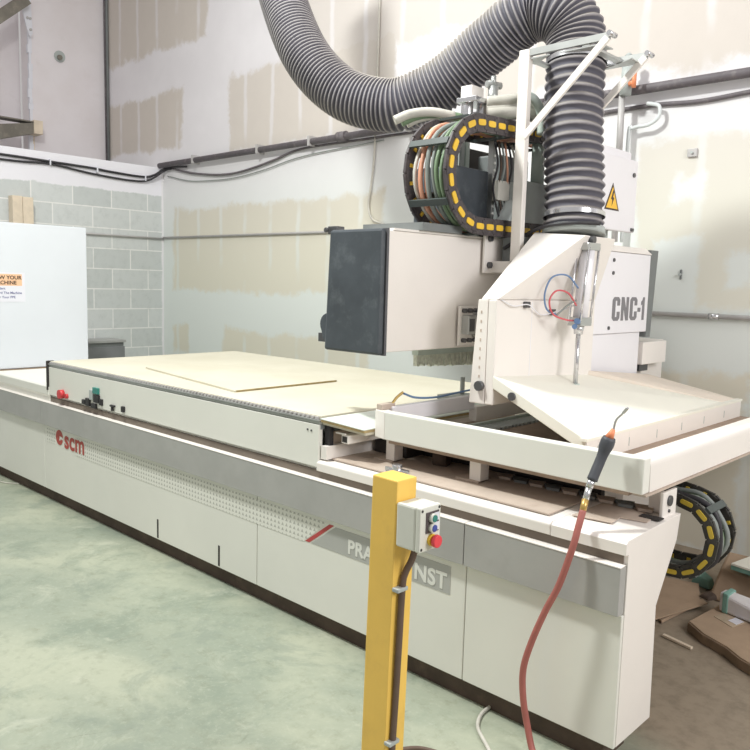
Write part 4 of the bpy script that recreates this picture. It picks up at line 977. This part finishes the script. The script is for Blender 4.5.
bm = newbm(); slab(bm, [(p[0] - .004, p[1] - .006) for p in top[:6]] + [(-.70, 3.345), (-.90, 3.345), (-1.0, 3.395), (-1.08, 3.46), (-1.20, 3.515), (-1.297, 3.60)], .0025, .044); obj('carton_edge', bm, M['carddark'], ct)
bm = newbm(); slab(bm, [(-1.235, 3.72), (-1.13, 3.66), (-1.09, 3.80), (-1.20, 3.86)], .0505, .053); po = obj('clear_pouch', bm, M['foil'], ct)
bm = newbm(); slab(bm, [(-1.17, 3.72), (-1.125, 3.70), (-1.11, 3.76), (-1.155, 3.78)], .0532, .054); obj('pouch_paper', bm, M['paper'], po)
wr = thing('wrapped_pack', 'white wrapped pack with a teal band lying on the cartons', 'pack', (-1.13, 3.83, .08))
bm = newbm(); hexa(bm, [(-1.245, 3.80, .055), (-.85, 3.70, .055), (-.82, 3.90, .055), (-1.23, 3.87, .055), (-1.245, 3.80, .15), (-.85, 3.71, .09), (-.82, 3.89, .10), (-1.235, 3.86, .155)]); obj('pack_body', bm, M['roll'], wr, .012)
bm = newbm(); hexa(bm, [(-1.228, 3.792, .054), (-1.198, 3.785, .054), (-1.190, 3.88, .054), (-1.218, 3.88, .054), (-1.228, 3.792, .155), (-1.198, 3.785, .150), (-1.190, 3.875, .154), (-1.218, 3.878, .158)]); obj('pack_band', bm, M['teal'], wr, .006)
bm = newbm(); hexa(bm, [(-1.38, 4.04, .004), (-.75, 4.04, .004), (-.75, 4.45, .004), (-1.39, 4.35, .004), (-1.34, 4.08, .17), (-.75, 4.06, .14), (-.75, 4.45, .16), (-1.38, 4.30, .2)])
tag(obj('cardboard_box', bm, M['card'], None, .012), 'crumpled brown cardboard box behind the wrapped pack', 'box')
pb = thing('panel_stack', 'pale board with teal foam edge lying on the crumpled box', 'board', (-1.0, 4.2, .2))
bm = newbm(); hexa(bm, [(-1.275, 4.03, .218), (-.7, 3.93, .215), (-.7, 4.4, .228), (-1.20, 4.38, .228), (-1.275, 4.03, .228), (-.7, 3.93, .225), (-.7, 4.4, .238), (-1.20, 4.38, .238)]); obj('board_top', bm, M['cream'], pb)
bm = newbm(); hexa(bm, [(-1.28, 4.035, .192), (-.7, 3.935, .188), (-.7, 4.4, .202), (-1.205, 4.375, .202), (-1.28, 4.035, .217), (-.7, 3.935, .214), (-.7, 4.4, .227), (-1.205, 4.375, .227)]); obj('foam_edge', bm, M['teal'], pb, .004)
bm = newbm(); hexa(bm, [(-1.53, 4.19, .002), (-1.42, 4.16, .002), (-1.40, 4.22, .002), (-1.50, 4.28, .002), (-1.52, 4.20, .06), (-1.43, 4.17, .05), (-1.42, 4.21, .06), (-1.49, 4.27, .07)])
tag(obj('foam_scrap', bm, M['teal'], None, .008), 'crumpled grey green foam scrap below the lower cable chain', 'scrap')
bm = newbm(); hexa(bm, [(-1.40, 3.96, .032), (-1.34, 3.93, .032), (-1.31, 3.99, .032), (-1.36, 4.03, .032), (-1.39, 3.965, .05), (-1.345, 3.94, .05), (-1.32, 3.985, .06), (-1.36, 4.02, .06)])
tag(obj('dark_scrap', bm, M['plinth'], None, .006), 'small dark scrap between foam and the big carton', 'scrap')

# ------------------------------------------------------------------ light
def area(name, loc, target, size, power, col=(1, 1, 1), sy=None):
    l = bpy.data.lights.new(name, 'AREA'); l.energy = power; l.size = size; l.color = col
    if sy: l.shape = 'RECTANGLE'; l.size_y = sy
    o = bpy.data.objects.new(name, l); COL.objects.link(o); o.location = loc
    o.rotation_euler = (Vector(target) - Vector(loc)).to_track_quat('-Z', 'Y').to_euler()
    return o
area('key_lamp', (-3.5, .8, 5.3), (-2.6, 2.8, .8), .45, 255, (.97, 1, .955))
area('ceiling_lamp', (-4.0, 2.4, 6.2), (-4.0, 2.6, 0), 3.0, 90, (.98, 1, .98), 3.0)
area('side_lamp', (2.6, 2.2, 3.4), (-2.4, 3.4, 1.4), 1.8, 138, (1, .985, .985))
w = bpy.data.worlds.new('world'); scene.world = w; w.use_nodes = True
bg = w.node_tree.nodes['Background']; bg.inputs[0].default_value = (1, .97, .955, 1); bg.inputs[1].default_value = .47

# ------------------------------------------------------------------ camera
cam = bpy.data.cameras.new('camera'); co_ = bpy.data.objects.new('camera', cam); COL.objects.link(co_)
cam.sensor_width = 36; cam.lens = 36 * 772.38 / 750; cam.clip_start = .05
yaw, pitch, roll = 0.757522633, 0.119099338, 0.027018717
f = Vector((-math.sin(yaw) * math.cos(pitch), math.cos(yaw) * math.cos(pitch), -math.sin(pitch)))
r = Vector((math.cos(yaw), math.sin(yaw), 0)); u = r.cross(f)
r2 = r * math.cos(roll) + u * math.sin(roll); u2 = u * math.cos(roll) - r * math.sin(roll)
m = Matrix((r2, u2, -f)).transposed().to_4x4(); m.translation = Vector((0, 0, 1.6))
co_.matrix_world = m
scene.camera = co_
scene.view_settings.view_transform = 'Standard'
scene.view_settings.look = 'None'
scene.view_settings.exposure = 0
